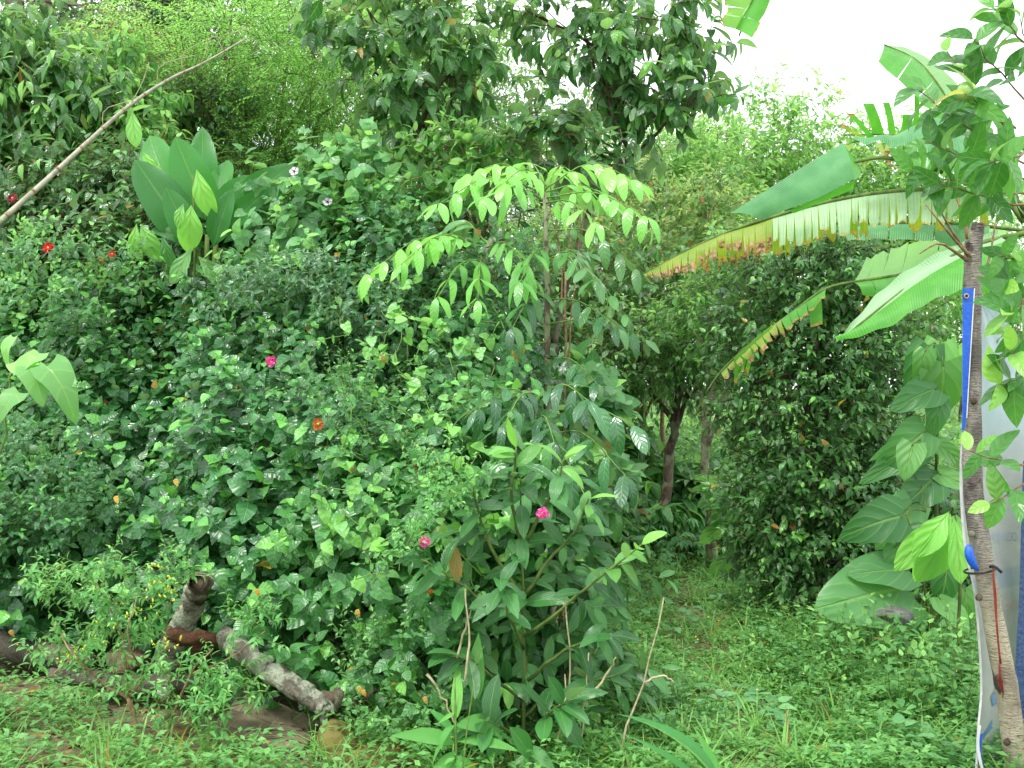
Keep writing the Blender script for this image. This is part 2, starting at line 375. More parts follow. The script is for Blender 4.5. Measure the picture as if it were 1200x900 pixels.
def sprays(o, d, L, n, leaf, out=62, mode='spiral', up=1.0, droop=.2, ldroop=.3, jit=.18, young=.3, term=True, facing=None, shrink=.35, youngest=.72):
    """M twigs from o along d, n leaves on each; returns the leaf batch and the twig lines"""
    o = np.asarray(o, float); d = norm(np.asarray(d, float)); M = len(o); L = np.broadcast_to(L, (M,)); leaf = np.broadcast_to(leaf, (M,))
    t = np.linspace(.18, 1, n); dn = np.array([0, 0, -1.])
    def at(tt): return o[:, None] + d[:, None] * (L[:, None] * tt)[..., None] + dn * (L[:, None] * droop * tt ** 2)[..., None]
    tt = np.broadcast_to(t, (M, n)); pos = at(tt); tan = norm(d[:, None] + dn * (2 * droop * tt)[..., None])
    A, B = basis(d); ph0 = rng.random(M)[:, None] * 6.28
    k = np.arange(n)[None]
    if mode == 'spiral': ph = ph0 + k * 2.4
    elif mode == 'pairs': ph = ph0 + (k // 2) * 1.57 + (k % 2) * 3.14
    else: ph = np.zeros((M, 1)) + k * math.pi + 0 * ph0
    side = np.cos(ph)[..., None] * A[:, None] + np.sin(ph)[..., None] * B[:, None]
    oa = np.radians(np.where((k == n - 1) & term, out * .25, out * (1 - .25 * t[None])))[..., None]
    dl = tan * np.cos(oa) + side * np.sin(oa) + dn * ldroop + rng.normal(0, jit, (M, n, 3))
    nr = np.array([0, 0, up]) + .35 * tan + rng.normal(0, jit, (M, n, 3))
    if facing is not None: nr = nr + np.asarray(facing)
    ln = leaf[:, None] * (1 - shrink * np.clip((t[None] - .55) / .45, 0, 1)) * rng.uniform(.75, 1.15, (M, n))
    yt = (rng.random(M) < young)[:, None] * np.clip((t[None] - youngest) / (1.02 - youngest), 0, 1) + rng.uniform(0, .12, (M, n))
    b = batch(pos.reshape(-1, 3), dl.reshape(-1, 3), nr.reshape(-1, 3), ln.ravel(), yt.ravel(), rng.uniform(.85, 1.1, M * n))
    tw = at(np.broadcast_to(np.linspace(0, 1, 4), (M, 4)))
    return b, tw

def twig_mesh(tw, r, mat, parent, name='twigs'):
    """three-sided twigs joined in one mesh; tw is M x K x 3"""
    M, K, _ = tw.shape; tan = norm(np.gradient(tw, axis=1)); A, B = basis(tan.reshape(-1, 3)); A = A.reshape(M, K, 3); B = B.reshape(M, K, 3)
    rr = np.broadcast_to(r, (M,))[:, None] * np.linspace(1, .35, K)[None]
    ring = [tw + rr[..., None] * (math.cos(a) * A + math.sin(a) * B) for a in (0, 2.09, 4.19)]
    V = np.stack(ring, 2).reshape(-1, 3)
    f = np.array([[i * 3 + j, i * 3 + (j + 1) % 3, (i + 1) * 3 + (j + 1) % 3, (i + 1) * 3 + j] for i in range(K - 1) for j in range(3)]).ravel()
    loops = (f[None] + (np.arange(M) * K * 3)[:, None]).ravel(); tot = np.full(len(loops) // 4, 4)
    me = raw_mesh(name, V, (loops, tot), np.zeros((len(V), 2)), np.zeros(len(V)), mat)
    o = link(name, me, parent); o['kind'] = 'stuff'; return o

def blob_sprays(blobs, per=1.0):
    """spray origins and directions spread through ellipsoids (centre, radii, count)"""
    O, D = [], []
    for c, r, n in blobs:
        n = int(n * per); u = norm(rng.normal(0, 1, (n, 3))); q = rng.random(n) ** .45
        r = np.asarray(r) * np.ones(3)
        # lumps on the outline
        lump = 1 + .18 * np.sin(u[:, 0] * 5 + c[0] * 3) * np.cos(u[:, 2] * 6 + c[2]) + .1 * np.sin(u[:, 1] * 9)
        O.append(np.asarray(c) + u * r * (q * lump)[:, None]); D.append(u + np.array([0, 0, .35]) + rng.normal(0, .35, (n, 3)))
    return np.concatenate(O), np.concatenate(D)

def tree(name, label, cat_, base, blobs, leafmat, tk, leaf, barkmat, group=None, trunk_r=.06, n=8, L=.3, nparts=0, trunkpts=None, forks=3, cell=11, twigs=True, twig_r=.004, crown='crown', twigmat=None, per=1.0, **kw):
    root = thing(name, label, cat_, base, group)
    base = np.asarray(base, float); cs = np.array([b[0] for b in blobs]); mean = cs.mean(0)
    top = trunkpts[-1] if trunkpts is not None else base + (mean - base) * np.array([.6, .6, .75])
    m = MB(); tp = curve(trunkpts if trunkpts is not None else [base - [0, 0, .1], base + (top - base) * [.3, .3, .5], top], 12, trunk_r * .25)
    m.tube(tp, np.linspace(trunk_r, trunk_r * .55, 12), 9, .12)
    m.build('trunk', barkmat, root)
    lm = MB()
    for c, r, nn in blobs:
        r = np.asarray(r) * np.ones(3)
        st = tp[int(rng.integers(6, 12))]
        ce = np.asarray(c); l0 = curve([st, (st + ce) / 2 + rng.normal(0, .12, 3) * r.mean(), ce], 7, .01); lm.tube(l0, np.linspace(trunk_r * .5, trunk_r * .22, 7), 6, .1)
        for k in range(forks):
            s0 = l0[int(rng.integers(3, 7))]; e = ce + norm(rng.normal(0, 1, 3)) * r * .75
            lm.tube(curve([s0, (s0 + e) / 2 + rng.normal(0, .1, 3) * r.mean(), e], 5), np.linspace(trunk_r * .22, trunk_r * .07, 5), 5, .1)
    lm.build('limbs', barkmat, root)
    o, d = blob_sprays(blobs, per)
    b, tw = sprays(o, d, L * rng.uniform(.7, 1.2, len(o)), n, leaf * rng.uniform(.8, 1.15, len(o)), **kw)
    if twigs: twig_mesh(tw, twig_r, twigmat or barkmat, root)
    emit(b, tk, leafmat, root, nparts, crown, cell=cell)
    return root

exec_sections = []
# ================================================================== THE SETTING
def ground():
    xs = np.concatenate([np.linspace(-150, -9, 14), np.linspace(-8, 8, 90), np.linspace(9, 150, 14)])
    ys = np.concatenate([np.linspace(-40, 2, 8), np.linspace(2.5, 20, 100), np.linspace(22, 300, 20)])
    X, Y = np.meshgrid(xs, ys); Z = G(X, Y); nx, ny = len(xs), len(ys)
    V = np.stack([X, Y, Z], -1).reshape(-1, 3)
    f = [(j*nx+i, j*nx+i+1, (j+1)*nx+i+1, (j+1)*nx+i) for j in range(ny-1) for i in range(nx-1)]
    t = NT('soil_and_turf'); p = t.pos(); n1 = t.noise(1.4, 5, p); n2 = t.noise(30, 6, p); n3 = t.noise(6, 5, p)
    soil = t.mix(n2, lin('#5e5140'), lin('#8f8168')); green = t.mix(n2, lin('#31501f'), lin('#5c8040'))
    sep = t.n("ShaderNodeSeparateXYZ"); t.l(p, sep.inputs[0])
    near = t.math('MAXIMUM', t.rng(sep.outputs[0], -.9, -.3, 1, 0), 0.0)
    f1 = t.rng(t.math('ADD', t.math('MULTIPLY', n1, .6), t.math('MULTIPLY', n3, .4)), .46, .54)
    c = t.mix(f1, soil, green)
    c = t.mix(t.math('MULTIPLY', near, .7), c, soil); c = t.mix(t.rng(sep.outputs[1], 7.5, 10), c, green)
    m = t.fin(t.bsdf(c, .95, .15, t.math('ADD', n2, n3), .8, .03))
    me = bpy.data.meshes.new('ground'); me.from_pydata(V.tolist(), [], f); me.polygons.foreach_set('use_smooth', [True]*len(f)); me.materials.append(m)
    tagit(link('ground', me), kind='structure')
ground()

def on_ground(x, y, dz=0.0): return np.stack([x, y, G(x, y) + dz], -1)

def path_x(y):                                    # centre line of the trodden way
    return np.interp(y, [3.5, 4.5, 5.2, 6.5, 8.5, 11], [.85, .98, 1.12, 1.12, 1.35, 1.6])

def wedge(n, x0, x1, y0, y1):
    """points spread evenly over the ground that is in view"""
    y = y0 * (y1 / y0) ** rng.random(n); x = rng.uniform(-.50, .50, n) * y
    k = (x > x0) & (x < x1); return x[k], y[k]

# low turf and creeping weeds
def turf():
    x, y = wedge(80000, .15, 8, 4.2, 13)
    dp = np.abs(x - path_x(y)); keep = (rng.random(len(x)) < np.clip(.38 + dp * 2.2, 0, 1)) ; x, y, dp = x[keep], y[keep], dp[keep]
    g = rng.random(len(x)) < .5
    gx, gy = x[g], y[g]; n = len(gx); a = rng.random(n) * 6.28
    ln = rng.uniform(.05, .15, n) * np.clip(.55 + dp[g] * 1.3, .5, 1.4)
    b = batch(on_ground(gx, gy), np.stack([np.cos(a)*.7, np.sin(a)*.7, rng.uniform(.5, 1.4, n)], -1), np.stack([-np.cos(a), -np.sin(a), np.ones(n)], -1), ln, rng.random(n)*.5, rng.uniform(1.2, 2.2, n))
    o = link('grass', foliage_mesh('grass', b, T['blade'][0], L_grass)); tagit(o, 'short green grass and blades along the trodden path', 'grass', kind='stuff')
    wx, wy = x[~g], y[~g]; n = len(wx); wd = dp[~g]
    h = rng.uniform(.02, .13, n) * np.clip(.5 + wd * 1.1, .4, 1.5) * (1 + .6 * np.sin(wx * 9 + 2 * np.sin(wy * 4)) * np.sin(wy * 7))
    a = rng.random((n, 1)) * 6.28 + np.arange(4)[None] * 1.57 + rng.normal(0, .3, (n, 4))
    pos = on_ground(wx, wy)[:, None] + np.stack([np.cos(a)*.012, np.sin(a)*.012, np.broadcast_to(h[:, None], (n, 4)) + rng.uniform(-.02, .01, (n, 4))], -1)
    dl = np.stack([np.cos(a), np.sin(a), rng.uniform(-.3, .5, (n, 4))], -1)
    b = batch(pos.reshape(-1, 3), dl.reshape(-1, 3), np.array([0, 0, 1]) + rng.normal(0, .3, (n*4, 3)), rng.uniform(.022, .055, n*4), rng.random(n*4)*.6)
    o = link('ground_cover', foliage_mesh('ground_cover', b, T['small'][0], L_weed)); tagit(o, 'creeping small-leaved weeds carpeting the path sides', 'weeds', kind='stuff')
    # left hand patch of turf before the logs
    x, y = wedge(16000, -3.6, .1, 4.2, 6.6); nz = np.sin(x*5+1)*np.cos(y*6)+np.sin(x*11+y*7)*.5
    keep = (rng.random(len(x)) < np.clip(.42 + nz*.6, .04, 1)) & ~((((x + 1.75) / .28) ** 2 + ((y - 4.75) / .2) ** 2 < 1) & (rng.random(len(x)) < .93)) & (y < 4.9 + (-.2 - x)*.62) & ~((x > -1.5) & (x < -.42) & (y > 4.55) & (rng.random(len(x)) < .9)); x, y = x[keep], y[keep]
    g = rng.random(len(x)) < .35; gx, gy = x[g], y[g]; n = len(gx); a = rng.random(n)*6.28
    b = batch(on_ground(gx, gy), np.stack([np.cos(a)*.7, np.sin(a)*.7, rng.uniform(.5, 1.4, n)], -1), np.stack([-np.cos(a), -np.sin(a), np.ones(n)], -1), rng.uniform(.05, .14, n), rng.random(n)*.4, rng.uniform(1.2, 2, n))
    o = link('grass', foliage_mesh('grass', b, T['blade'][0], L_grass)); tagit(o, 'tufts of grass on bare soil before the fallen logs', 'grass', kind='stuff')
    wx, wy = x[~g], y[~g]; n = len(wx); h = rng.uniform(.02, .2, n)
    a = rng.random((n, 1))*6.28 + np.arange(5)[None]*1.25
    pos = on_ground(wx, wy)[:, None] + np.stack([np.cos(a)*.015, np.sin(a)*.015, np.broadcast_to(h[:, None], (n, 5)) + rng.uniform(-.03, .01, (n, 5))], -1)
    dl = np.stack([np.cos(a), np.sin(a), rng.uniform(-.3, .5, (n, 5))], -1)
    b = batch(pos.reshape(-1, 3), dl.reshape(-1, 3), np.array([0, 0, 1]) + rng.normal(0, .3, (n*5, 3)), rng.uniform(.025, .06, n*5), rng.random(n*5)*.5)
    o = link('ground_cover', foliage_mesh('ground_cover', b, T['small'][0], L_weed)); tagit(o, 'patchy creeping weeds on the soil around the chili bush', 'weeds', kind='stuff')
turf()

def weeds(name, label, x, y, h0, h1, leaf, mat, tk='ovate', mode='pairs', n=7, **kw):
    M = len(x); o = on_ground(x, y); d = np.array([0, 0, 1.]) + rng.normal(0, .3, (M, 3))
    b, tw = sprays(o, d, rng.uniform(h0, h1, M), n, leaf, out=75, mode=mode, droop=.1, ldroop=.15, young=.5, **kw)
    root = thing(name, label, 'weeds', tuple(on_ground(x.mean(), y.mean()))); root['kind'] = 'stuff'
    twig_mesh(tw, .003, B_greentwig, root, 'stems'); emit(b, tk, mat, root, 0, 'leaves')
x, y = wedge(2600, .2, 4, 4.9, 8.2); k = (x > path_x(y) + .3); weeds('weed_bed', 'knee-high bed of leafy weeds to the right of the path', x[k], y[k], .1, .36, .06, L_weed)
x, y = wedge(1500, 1.7, 2.35, 4.9, 6.8); k = (x < y*.415); weeds('tall_weeds', 'taller bright weeds crowding the foot of the tarpaulin', x[k], y[k], .28, .52, .08, L_weed)
x, y = wedge(1500, .15, 1.6, 7.2, 11.5); k = (x < path_x(y) - .15); weeds('weed_bank', 'soft low weeds at the far end of the path', x[k], y[k], .1, .3, .05, L_cassava)
x = rng.uniform(-.9, .9, 500); y = rng.uniform(4.75, 5.5, 500); k = rng.random(500) < .8; weeds('creeping_plant', 'small-leaved creeper under the pink-flowered hedge end', x[k], y[k], .08, .3, .035, L_dark)

# undergrowth that covers the bank and the floor of the wood
def undergrowth(label, x0, x1, y0, y1, n, leaf, mat, tk, h=.8):
    x = rng.uniform(x0, x1, n); y = rng.uniform(y0, y1, n); k = np.abs(x) < .56 * y + .3; x, y = x[k], y[k]
    o = on_ground(x, y) + np.stack([0*x, 0*x, rng.uniform(0, h, len(x))], -1); d = np.array([0, -.3, 1.]) + rng.normal(0, .6, (len(x), 3))
    b, tw = sprays(o, d, .45, 8, leaf, up=.9, droop=.2, ldroop=.3, jit=.3, young=.4)
    root = tagit(link('undergrowth', foliage_mesh('undergrowth', b, T[tk][0], mat)), label, 'undergrowth', kind='stuff')
undergrowth('dense dark undergrowth covering the wooded bank', -9, 1, 8.5, 17, 3800, .14, L_mango, 'ovate', 1.3)
undergrowth('shaded green undergrowth on the floor of the wood', -.5, 6.5, 11.6, 15, 1500, .12, L_mango, 'ovate', .9)
undergrowth('distant bright undergrowth beyond the right-hand trees', 1.5, 14, 17, 27, 1600, .16, L_hazed, 'ovate', .6)

# ================================================================== THE HEDGE
def hedge_base_y(x): return 5.1 + np.clip(-.8 - x, 0, 9) * .57 + .12 * np.sin(x * 2.3)
def hedge_pt(x, s):
    bump = .22 * np.sin(x * 3.1 + s * 5) * np.cos(s * 7 - x * 1.7) + .12 * np.sin(x * 8 + s * 11)
    z = .12 + 2.5 * s + .12 * np.sin(x * 2.7 + 1) * s
    return np.stack([x, hedge_base_y(x) + 1.75 * s ** 1.25 - .28 * np.sin(math.pi * np.clip(s * 1.6, 0, 1)) + bump, z], -1)
HN = norm(np.array([[.12, -.8, .55]]))[0]
hedge_specs = [  # x, s, label, tone
 (-3.1, .22, 'dark lower hibiscus bush at the far left behind the log', 0), (-2.35, .2, 'glossy hibiscus bush rising behind the chili bush', 0),
 (-1.55, .25, 'dense hibiscus bush hanging over the red-hearted stump', 0), (-.95, .2, 'broad-leaved hibiscus bush draped over the mossy fallen branch', 1),
 (-.45, .32, 'hibiscus bush with two pink flowers beside the oblong-leaved shrub', 1),
 (-3.4, .55, 'hibiscus bush under the large vine leaves at the left edge', 1), (-2.5, .58, 'middle hibiscus bush with dark leaves left of the single pink flower', 0),
 (-1.6, .6, 'hibiscus bush bearing the single high pink flower', 0), (-.75, .62, 'shaded vine-tangled hibiscus bush left of the twin stems', 2),
 (-3.9, .88, 'pale yellow-green bush top below the leaning bamboo pole', 1), (-2.9, .9, 'upper hibiscus bush below the giant paddle leaves', 0),
 (-1.9, .92, 'bush top under the white-flowered vine', 2), (-1.0, .93, 'small-leaved dark bush top below the bright pinnate leaves', 2)]
def hedge():
    bushes = []
    M = 4600
    x = rng.uniform(-5.0, .15, M); s = rng.random(M) ** .9 * 1.04; k = ~((x > -.5) & (s > .85)); x, s = x[k], s[k]
    ysurf = hedge_pt(x, s); k = np.abs(ysurf[:, 0]) < .53 * ysurf[:, 1]; x, s = x[k], s[k]; M = len(x)
    p = hedge_pt(x, s); depth = rng.random(M) ** 1.6 * .6; p = p - HN * depth[:, None] * [1, 1, .6]
    thin = (s < .16) & (rng.random(M) < .35); p = p[~thin]; x = x[~thin]; s = s[~thin]; M = len(x)
    d = HN * .55 + np.array([0, 0, .75])[None] * (.3 + s[:, None]) + rng.normal(0, .38, (M, 3))
    cx = np.array([h[0] for h in hedge_specs]); cs = np.array([h[1] for h in hedge_specs])
    own = np.argmin((x[:, None] - cx + rng.normal(0, .12, (M, 1))) ** 2 + ((s[:, None] - cs) * 2.6 + rng.normal(0, .15, (M, 1))) ** 2, 1)
    for i, (hx, hs, label, tn) in enumerate(hedge_specs):
        ix = np.where(own == i)[0]
        if not len(ix): continue
        base = tuple(on_ground(np.array(hx), hedge_base_y(np.array(hx)) + .5 + 1.2 * hs))
        root = thing('hibiscus_bush', label, 'bush', base, 'hibiscus bushes of the overgrown hedge')
        bushes.append(root)
        lf = np.where(s[ix] < .5, .108, .088) * rng.uniform(.8, 1.2, len(ix)) * (.85 if tn == 2 else 1)
        b, tw = sprays(p[ix], d[ix], rng.uniform(.2, .4, len(ix)), 9, lf, out=72, mode='spiral', up=.7, droop=.15, ldroop=.5, jit=.26, young=.33, facing=(0, -.55, 0))
        q = b['pos']; qx = 600 + q[:, 0] / q[:, 1] * F; qy = 450 - (q[:, 2] - EYE) / q[:, 1] * F; k = (q[:, 2] > .06) & ~((np.abs(qx - 225) < 30) & (qy > 672) & (qy < 765) & (q[:, 1] < 5.35)) & ~((qx > 270) & (qx < 395) & (np.abs(qy - (758 + (qx - 262) * .64)) < 28) & (q[:, 1] < 5.15)); b = sub(b, k)
        twig_mesh(tw, .0035, B_greentwig, root)
        st = MB(); g = np.array(base)
        for q in range(5):
            e = p[ix[int(rng.integers(len(ix)))]] + [0, .5, -.15]; bs = g + [rng.uniform(-.25, .25), rng.uniform(-.1, .3), -.05]
            st.tube(curve([bs, (bs + e) / 2 + rng.normal(0, .08, 3), e], 8, .01), np.linspace(.014, .006, 8), 6)
        st.build('stems', B_grey, root)
        emit(b, 'hib', [L_hib, L_hib2, L_hib][tn], root, 190, cell=13)
    return bushes
BUSH = hedge()
# dark inside of the hedge: a second, deeper layer of old leaves and thin bare stems
def hedge_inside():
    M = 1500; x = rng.uniform(-4.4, .1, M); s = rng.random(M) * 1.0; p = hedge_pt(x, s) + np.array([0, 1, 0]) * rng.uniform(.45, 1.1, M)[:, None]
    b, tw = sprays(p, np.array([0, -.4, .6]) + rng.normal(0, .5, (M, 3)), .4, 8, .12, up=.6, jit=.3, facing=(0, -.5, 0), young=0)
    root = thing('inner_thicket', 'shaded inner leaves and bare stems seen through the hedge', 'thicket', (-1.5, 6.5, 0)); root['kind'] = 'stuff'
    twig_mesh(tw, .004, B_twig, root); emit(b, 'ovate', L_dark, root, 0)
    st = MB()
    for q in range(45):
        xx = rng.uniform(-1.5, .3); b0 = on_ground(np.array(xx), hedge_base_y(np.array(xx)) + rng.uniform(.05, .5)); e = b0 + [rng.normal(0, .15), rng.normal(.1, .1), rng.uniform(.25, .6)]
        st.tube(curve([b0, (b0+e)/2+rng.normal(0, .04, 3), e], 6), rng.uniform(.002, .005), 5)
    st.build('bare_stems', B_twig, root)
hedge_inside()
# ================================================================== TREES AND SHRUBS BEHIND
def gp(px, d): p = P(px, 450, d); return (float(p[0]), float(p[1]), float(G(p[0], p[1])))
def B(px, py, d, r, n, sy=1.0):
    """a leaf clump seen at px, py, r metres wide"""
    rr = np.asarray(r, float) * np.ones(3) if np.ndim(r) == 0 else np.array([r[0], r[0] * sy, r[1]])
    return (P(px, py, d), rr, n)

# far trees on the right, most with haze lightened into the leaf colour
def far_tree(label, px, d, blobs, mat=L_hazed, leaf=.18, per=1.5, tk='small', **kw):
    return tree('pale_tree', label, 'tree', gp(px, d), blobs, mat, tk, leaf, B_grey, 'pale trees far behind the garden', trunk_r=.11, n=9, L=.55, per=per, twig_r=.006, up=1, droop=.25, ldroop=.35, jit=.3, young=.7, **kw)
far_tree('pale round-topped tree under the open sky, right of its brightest gap', 905, 20, [B(900, 170, 20, (1.5, .9), 300), B(850, 230, 20, (1.3, .9), 230), B(960, 240, 20.5, (1.3, .9), 230), B(905, 300, 20, (1.8, 1), 250)])
far_tree('pale bushy tree rising behind the tattered banana leaf', 1030, 21, [B(1040, 195, 21, (1.3, .8), 230), B(1000, 260, 21, (1.5, .9), 220), B(1070, 260, 21, (1.0, .9), 200), B(1020, 330, 21, (1.8, 1), 220)])
far_tree('light green tree left of the folded banana leaf', 790, 18, [B(800, 200, 18, (1.1, .8), 230), B(750, 240, 18, (1.2, 1.0), 230), B(840, 290, 18, (1.2, .9), 200), B(770, 330, 18, (1.3, .9), 200)], L_hazed)
far_tree('slender pale tree seen between the two dark crowns', 650, 15, [B(620, 110, 15, (.6, .5), 25), B(610, 180, 15, (1.0, .8), 150), B(690, 190, 15, (.9, .8), 130), B(640, 260, 15, (1.2, .9), 240)], L_olive, .1)
far_tree('tall bright green tree filling the top between bank and dark crown', 430, 14, [B(400, 40, 14, (1.5, 1.1), 380), B(480, 30, 14.4, (1.1, 1.1), 240), B(450, 130, 14, (1.4, 1.0), 330), B(540, 130, 14.5, (1.0, .9), 170), B(540, 20, 14.5, (.8, .8), 90), B(520, 230, 14, (1.3, .9), 220)], L_hazed, .11)
far_tree('far green tree closing the gap above the far undergrowth', 1130, 24, [B(1110, 330, 24, (1.8, 1.2), 260), B(1180, 300, 24, (1.6, 1.3), 240), B(1060, 380, 24, (1.6, 1.0), 180), B(1160, 400, 24, (2, 1.0), 200)], L_hazed)
far_tree('far dark green tree behind the lichened trunk', 830, 19, [B(800, 400, 19, (1.6, 1.0), 240), B(860, 360, 19, (1.4, .9), 180), B(720, 390, 18, (1.5, 1.1), 260), B(650, 340, 17, (1.4, 1.2), 260), B(920, 430, 19, (1.6, .8), 160)], L_mango, .14)

# wooded bank, top left
tree('dark_tree', 'very dark tall tree at the top left above the bank', 'tree', gp(150, 15.5), [B(120, 10, 15.5, (1.0, .8), 330), B(190, 25, 15.5, (.8, .6), 260), B(90, 60, 15.5, (.7, .5), 110), B(215, -20, 15.5, (.8, .6), 200)], L_dark, 'ovate', .12, B_dark, 'tall trees on the bank', trunk_r=.14, L=.5, up=.6, droop=.2, ldroop=.4, jit=.3, young=.1)
tree('dark_tree', 'dark-crowned tree behind the feathery foliage at top left', 'tree', gp(275, 15), [B(260, 20, 15, (.9, .8), 260), B(300, 60, 15, (.8, .6), 170), B(250, 90, 14.5, (.7, .5), 120)], L_mango, 'small', .1, B_dark, 'tall trees on the bank', trunk_r=.12, L=.5, up=.6, droop=.2, ldroop=.4, jit=.3, young=.2)
tree('grey_trunk_tree', 'thick grey trunk with sparse leaves in the top left corner', 'tree', gp(20, 12.5), [B(5, -10, 12.5, (.7, .4), 60), B(60, 10, 12.4, (.6, .3), 40), B(20, 60, 12.5, (.6, .35), 90)], L_mango, 'ovate', .12, B_grey, 'tall trees on the bank', trunk_r=.16, L=.4, trunkpts=[P(55, 260, 12.5), P(38, 120, 12.5), P(25, 40, 12.5), P(10, -60, 12.5)], young=.2)

def feather(label, px, d, blobs, mat=L_feather, leaf=.055, n=16, L=.42, **kw):
    return tree('feathery_tree', label, 'tree', gp(px, d), blobs, mat, 'tiny', leaf, B_green, 'feathery trees on the bank', trunk_r=.05, n=n, L=L, mode='flat', out=75, up=1.6, droop=.3, ldroop=.05, jit=.1, young=.6, term=False, shrink=.5, twig_r=.003, **kw)
feather('bright feathery tree at the top edge above the bamboo pole', 300, 9.9, [B(270, 30, 9.9, (1.0, .5), 420), B(340, 60, 9.9, (.9, .45), 380), B(400, 20, 10.1, (.7, .5), 240), B(230, 90, 9.7, (.6, .35), 160), B(380, 110, 9.7, (.6, .4), 220)])
feather('low feathery tree spreading above the giant paddle leaves', 350, 10, [B(330, 150, 10, (.55, .25), 230), B(300, 185, 9.8, (.35, .2), 120), B(390, 170, 10, (.45, .25), 170), B(430, 200, 10, (.4, .25), 130), B(370, 215, 9.8, (.5, .18), 150)])
feather('feathery sprays behind the green pods in the centre', 500, 9.5, [B(500, 260, 9.5, (.5, .3), 170), B(560, 240, 9.5, (.4, .3), 120), B(460, 260, 9.2, (.4, .2), 100)], leaf=.05)

def shrub(name, label, px, d, blobs, mat, tk, leaf, bark=B_twig, group='shrubs on the bank', nparts=120, trunk_r=.03, L=.32, n=8, **kw):
    kw.setdefault('up', .9); kw.setdefault('droop', .2); kw.setdefault('ldroop', .4); kw.setdefault('jit', .25)
    return tree(name, label, 'shrub', gp(px, d), blobs, mat, tk, leaf, bark, group, trunk_r=trunk_r, n=n, L=L, nparts=nparts, **kw)
shrub('drooping_shrub', 'broad drooping-leaved shrub at the left edge above the bamboo pole', 50, 9, [B(20, 110, 9, (.5, .4), 110), B(80, 130, 9, (.5, .35), 120), B(30, 190, 8.8, (.5, .35), 120), B(110, 190, 9, (.4, .3), 90), B(10, 60, 9, (.4, .3), 60)], L_mango, 'lance', .21, ldroop=.8, young=.35)
shrub('drooping_shrub', 'bright new-leaved shrub crossing the middle of the bamboo pole', 140, 9.3, [B(110, 110, 9.4, (.4, .25), 70), B(150, 130, 9.3, (.35, .25), 70), B(160, 175, 8.9, (.22, .3), 60), B(130, 75, 9.4, (.3, .15), 40)], L_citrus, 'lance', .18, ldroop=.8, young=.7)
shrub('olive_shrub', 'fine olive and russet leaved shrub above the pole tip', 200, 10.5, [B(170, 80, 10.6, (.5, .25), 200), B(220, 112, 10.4, (.45, .2), 180), B(140, 50, 10.8, (.4, .25), 110)], L_olive, 'small', .08, L=.3, young=.7)
shrub('coffee_shrub', 'dark small-leaved shrub just above the giant paddle leaves', 240, 9.8, [B(225, 135, 9.9, (.35, .15), 130), B(265, 130, 9.9, (.3, .12), 110), B(205, 165, 9.7, (.2, .15), 50)], L_dark, 'ovate', .085, young=.3)
shrub('dark_shrub', 'glossy dark shrub under the bamboo pole at the left', 70, 8.4, [B(60, 240, 8.5, (.6, .25), 150), B(120, 235, 8.4, (.5, .3), 150), B(30, 275, 8.2, (.5, .2), 110), B(170, 215, 8.4, (.3, .25), 80), B(150, 265, 8.1, (.45, .2), 120)], L_dark, 'ovate', .11, young=.2)
shrub('dark_shrub', 'glossy dark shrub below the giant paddle leaves', 230, 8.0, [B(210, 280, 8.0, (.45, .22), 130), B(270, 290, 7.9, (.4, .22), 120), B(320, 270, 8.0, (.3, .25), 80), B(180, 305, 7.8, (.4, .2), 100)], L_dark, 'ovate', .12, young=.25)

# dark-leaved trees, top centre
tree('dark_leaved_tree', 'dark-leaved tree crown hanging into the top, left of the centre sky gap', 'tree', gp(530, 7.8),
     [B(460, 35, 7.6, (.45, .35), 110), B(520, 25, 7.6, (.3, .3), 70), B(440, 85, 7.5, (.22, .2), 40), B(500, 95, 7.5, (.36, .25), 100), B(540, 70, 7.6, (.25, .3), 60), B(480, 140, 7.5, (.25, .12), 40), B(430, 10, 7.6, (.25, .2), 40)],
     L_mango, 'citrus', .165, B_dark, 'dark-leaved fruit trees across the top', trunk_r=.035, L=.26, per=.37, nparts=260, twig_r=.004, trunkpts=[P(585, 620, 7.8), P(575, 420, 7.8), P(570, 300, 7.7), P(520, 210, 7.6), P(470, 130, 7.6)], up=.7, droop=.25, ldroop=.65, jit=.25, young=.2)
tree('dark_leaved_tree', 'dark-leaved tree crown hanging in the top centre against the white sky', 'tree', gp(640, 7.6),
     [B(615, 10, 7.6, (.2, .2), 45), B(680, 30, 7.6, (.35, .3), 110), B(750, 20, 7.6, (.35, .25), 110), B(700, 90, 7.5, (.32, .25), 110), B(770, 80, 7.5, (.32, .3), 110), B(820, 60, 7.6, (.15, .3), 45), B(815, 115, 7.5, (.2, .15), 45), B(745, 130, 7.5, (.25, .12), 45), B(790, 25, 7.6, (.2, .2), 40)],
     L_mango, 'citrus', .16, B_dark, 'dark-leaved fruit trees across the top', trunk_r=.028, L=.24, per=.31, nparts=290, twig_r=.004, trunkpts=[P(655, 620, 7.6), P(650, 420, 7.6), P(690, 240, 7.6), P(740, 170, 7.5), P(745, 90, 7.5)], up=.7, droop=.25, ldroop=.65, jit=.25, young=.15)
shrub('citrus_shrub', 'citrus-like shrub with upright dark leaves beneath the left dark crown', 520, 7.2, [B(440, 240, 7.2, (.22, .2), 40), B(520, 205, 7.2, (.2, .16), 45), B(590, 185, 7.2, (.2, .12), 35), B(480, 265, 7.2, (.25, .18), 50), B(430, 275, 7.2, (.2, .15), 30)], L_citrus, 'citrus', .13, up=.4, ldroop=-.4, jit=.25, young=.2, group='shrubs in the centre')
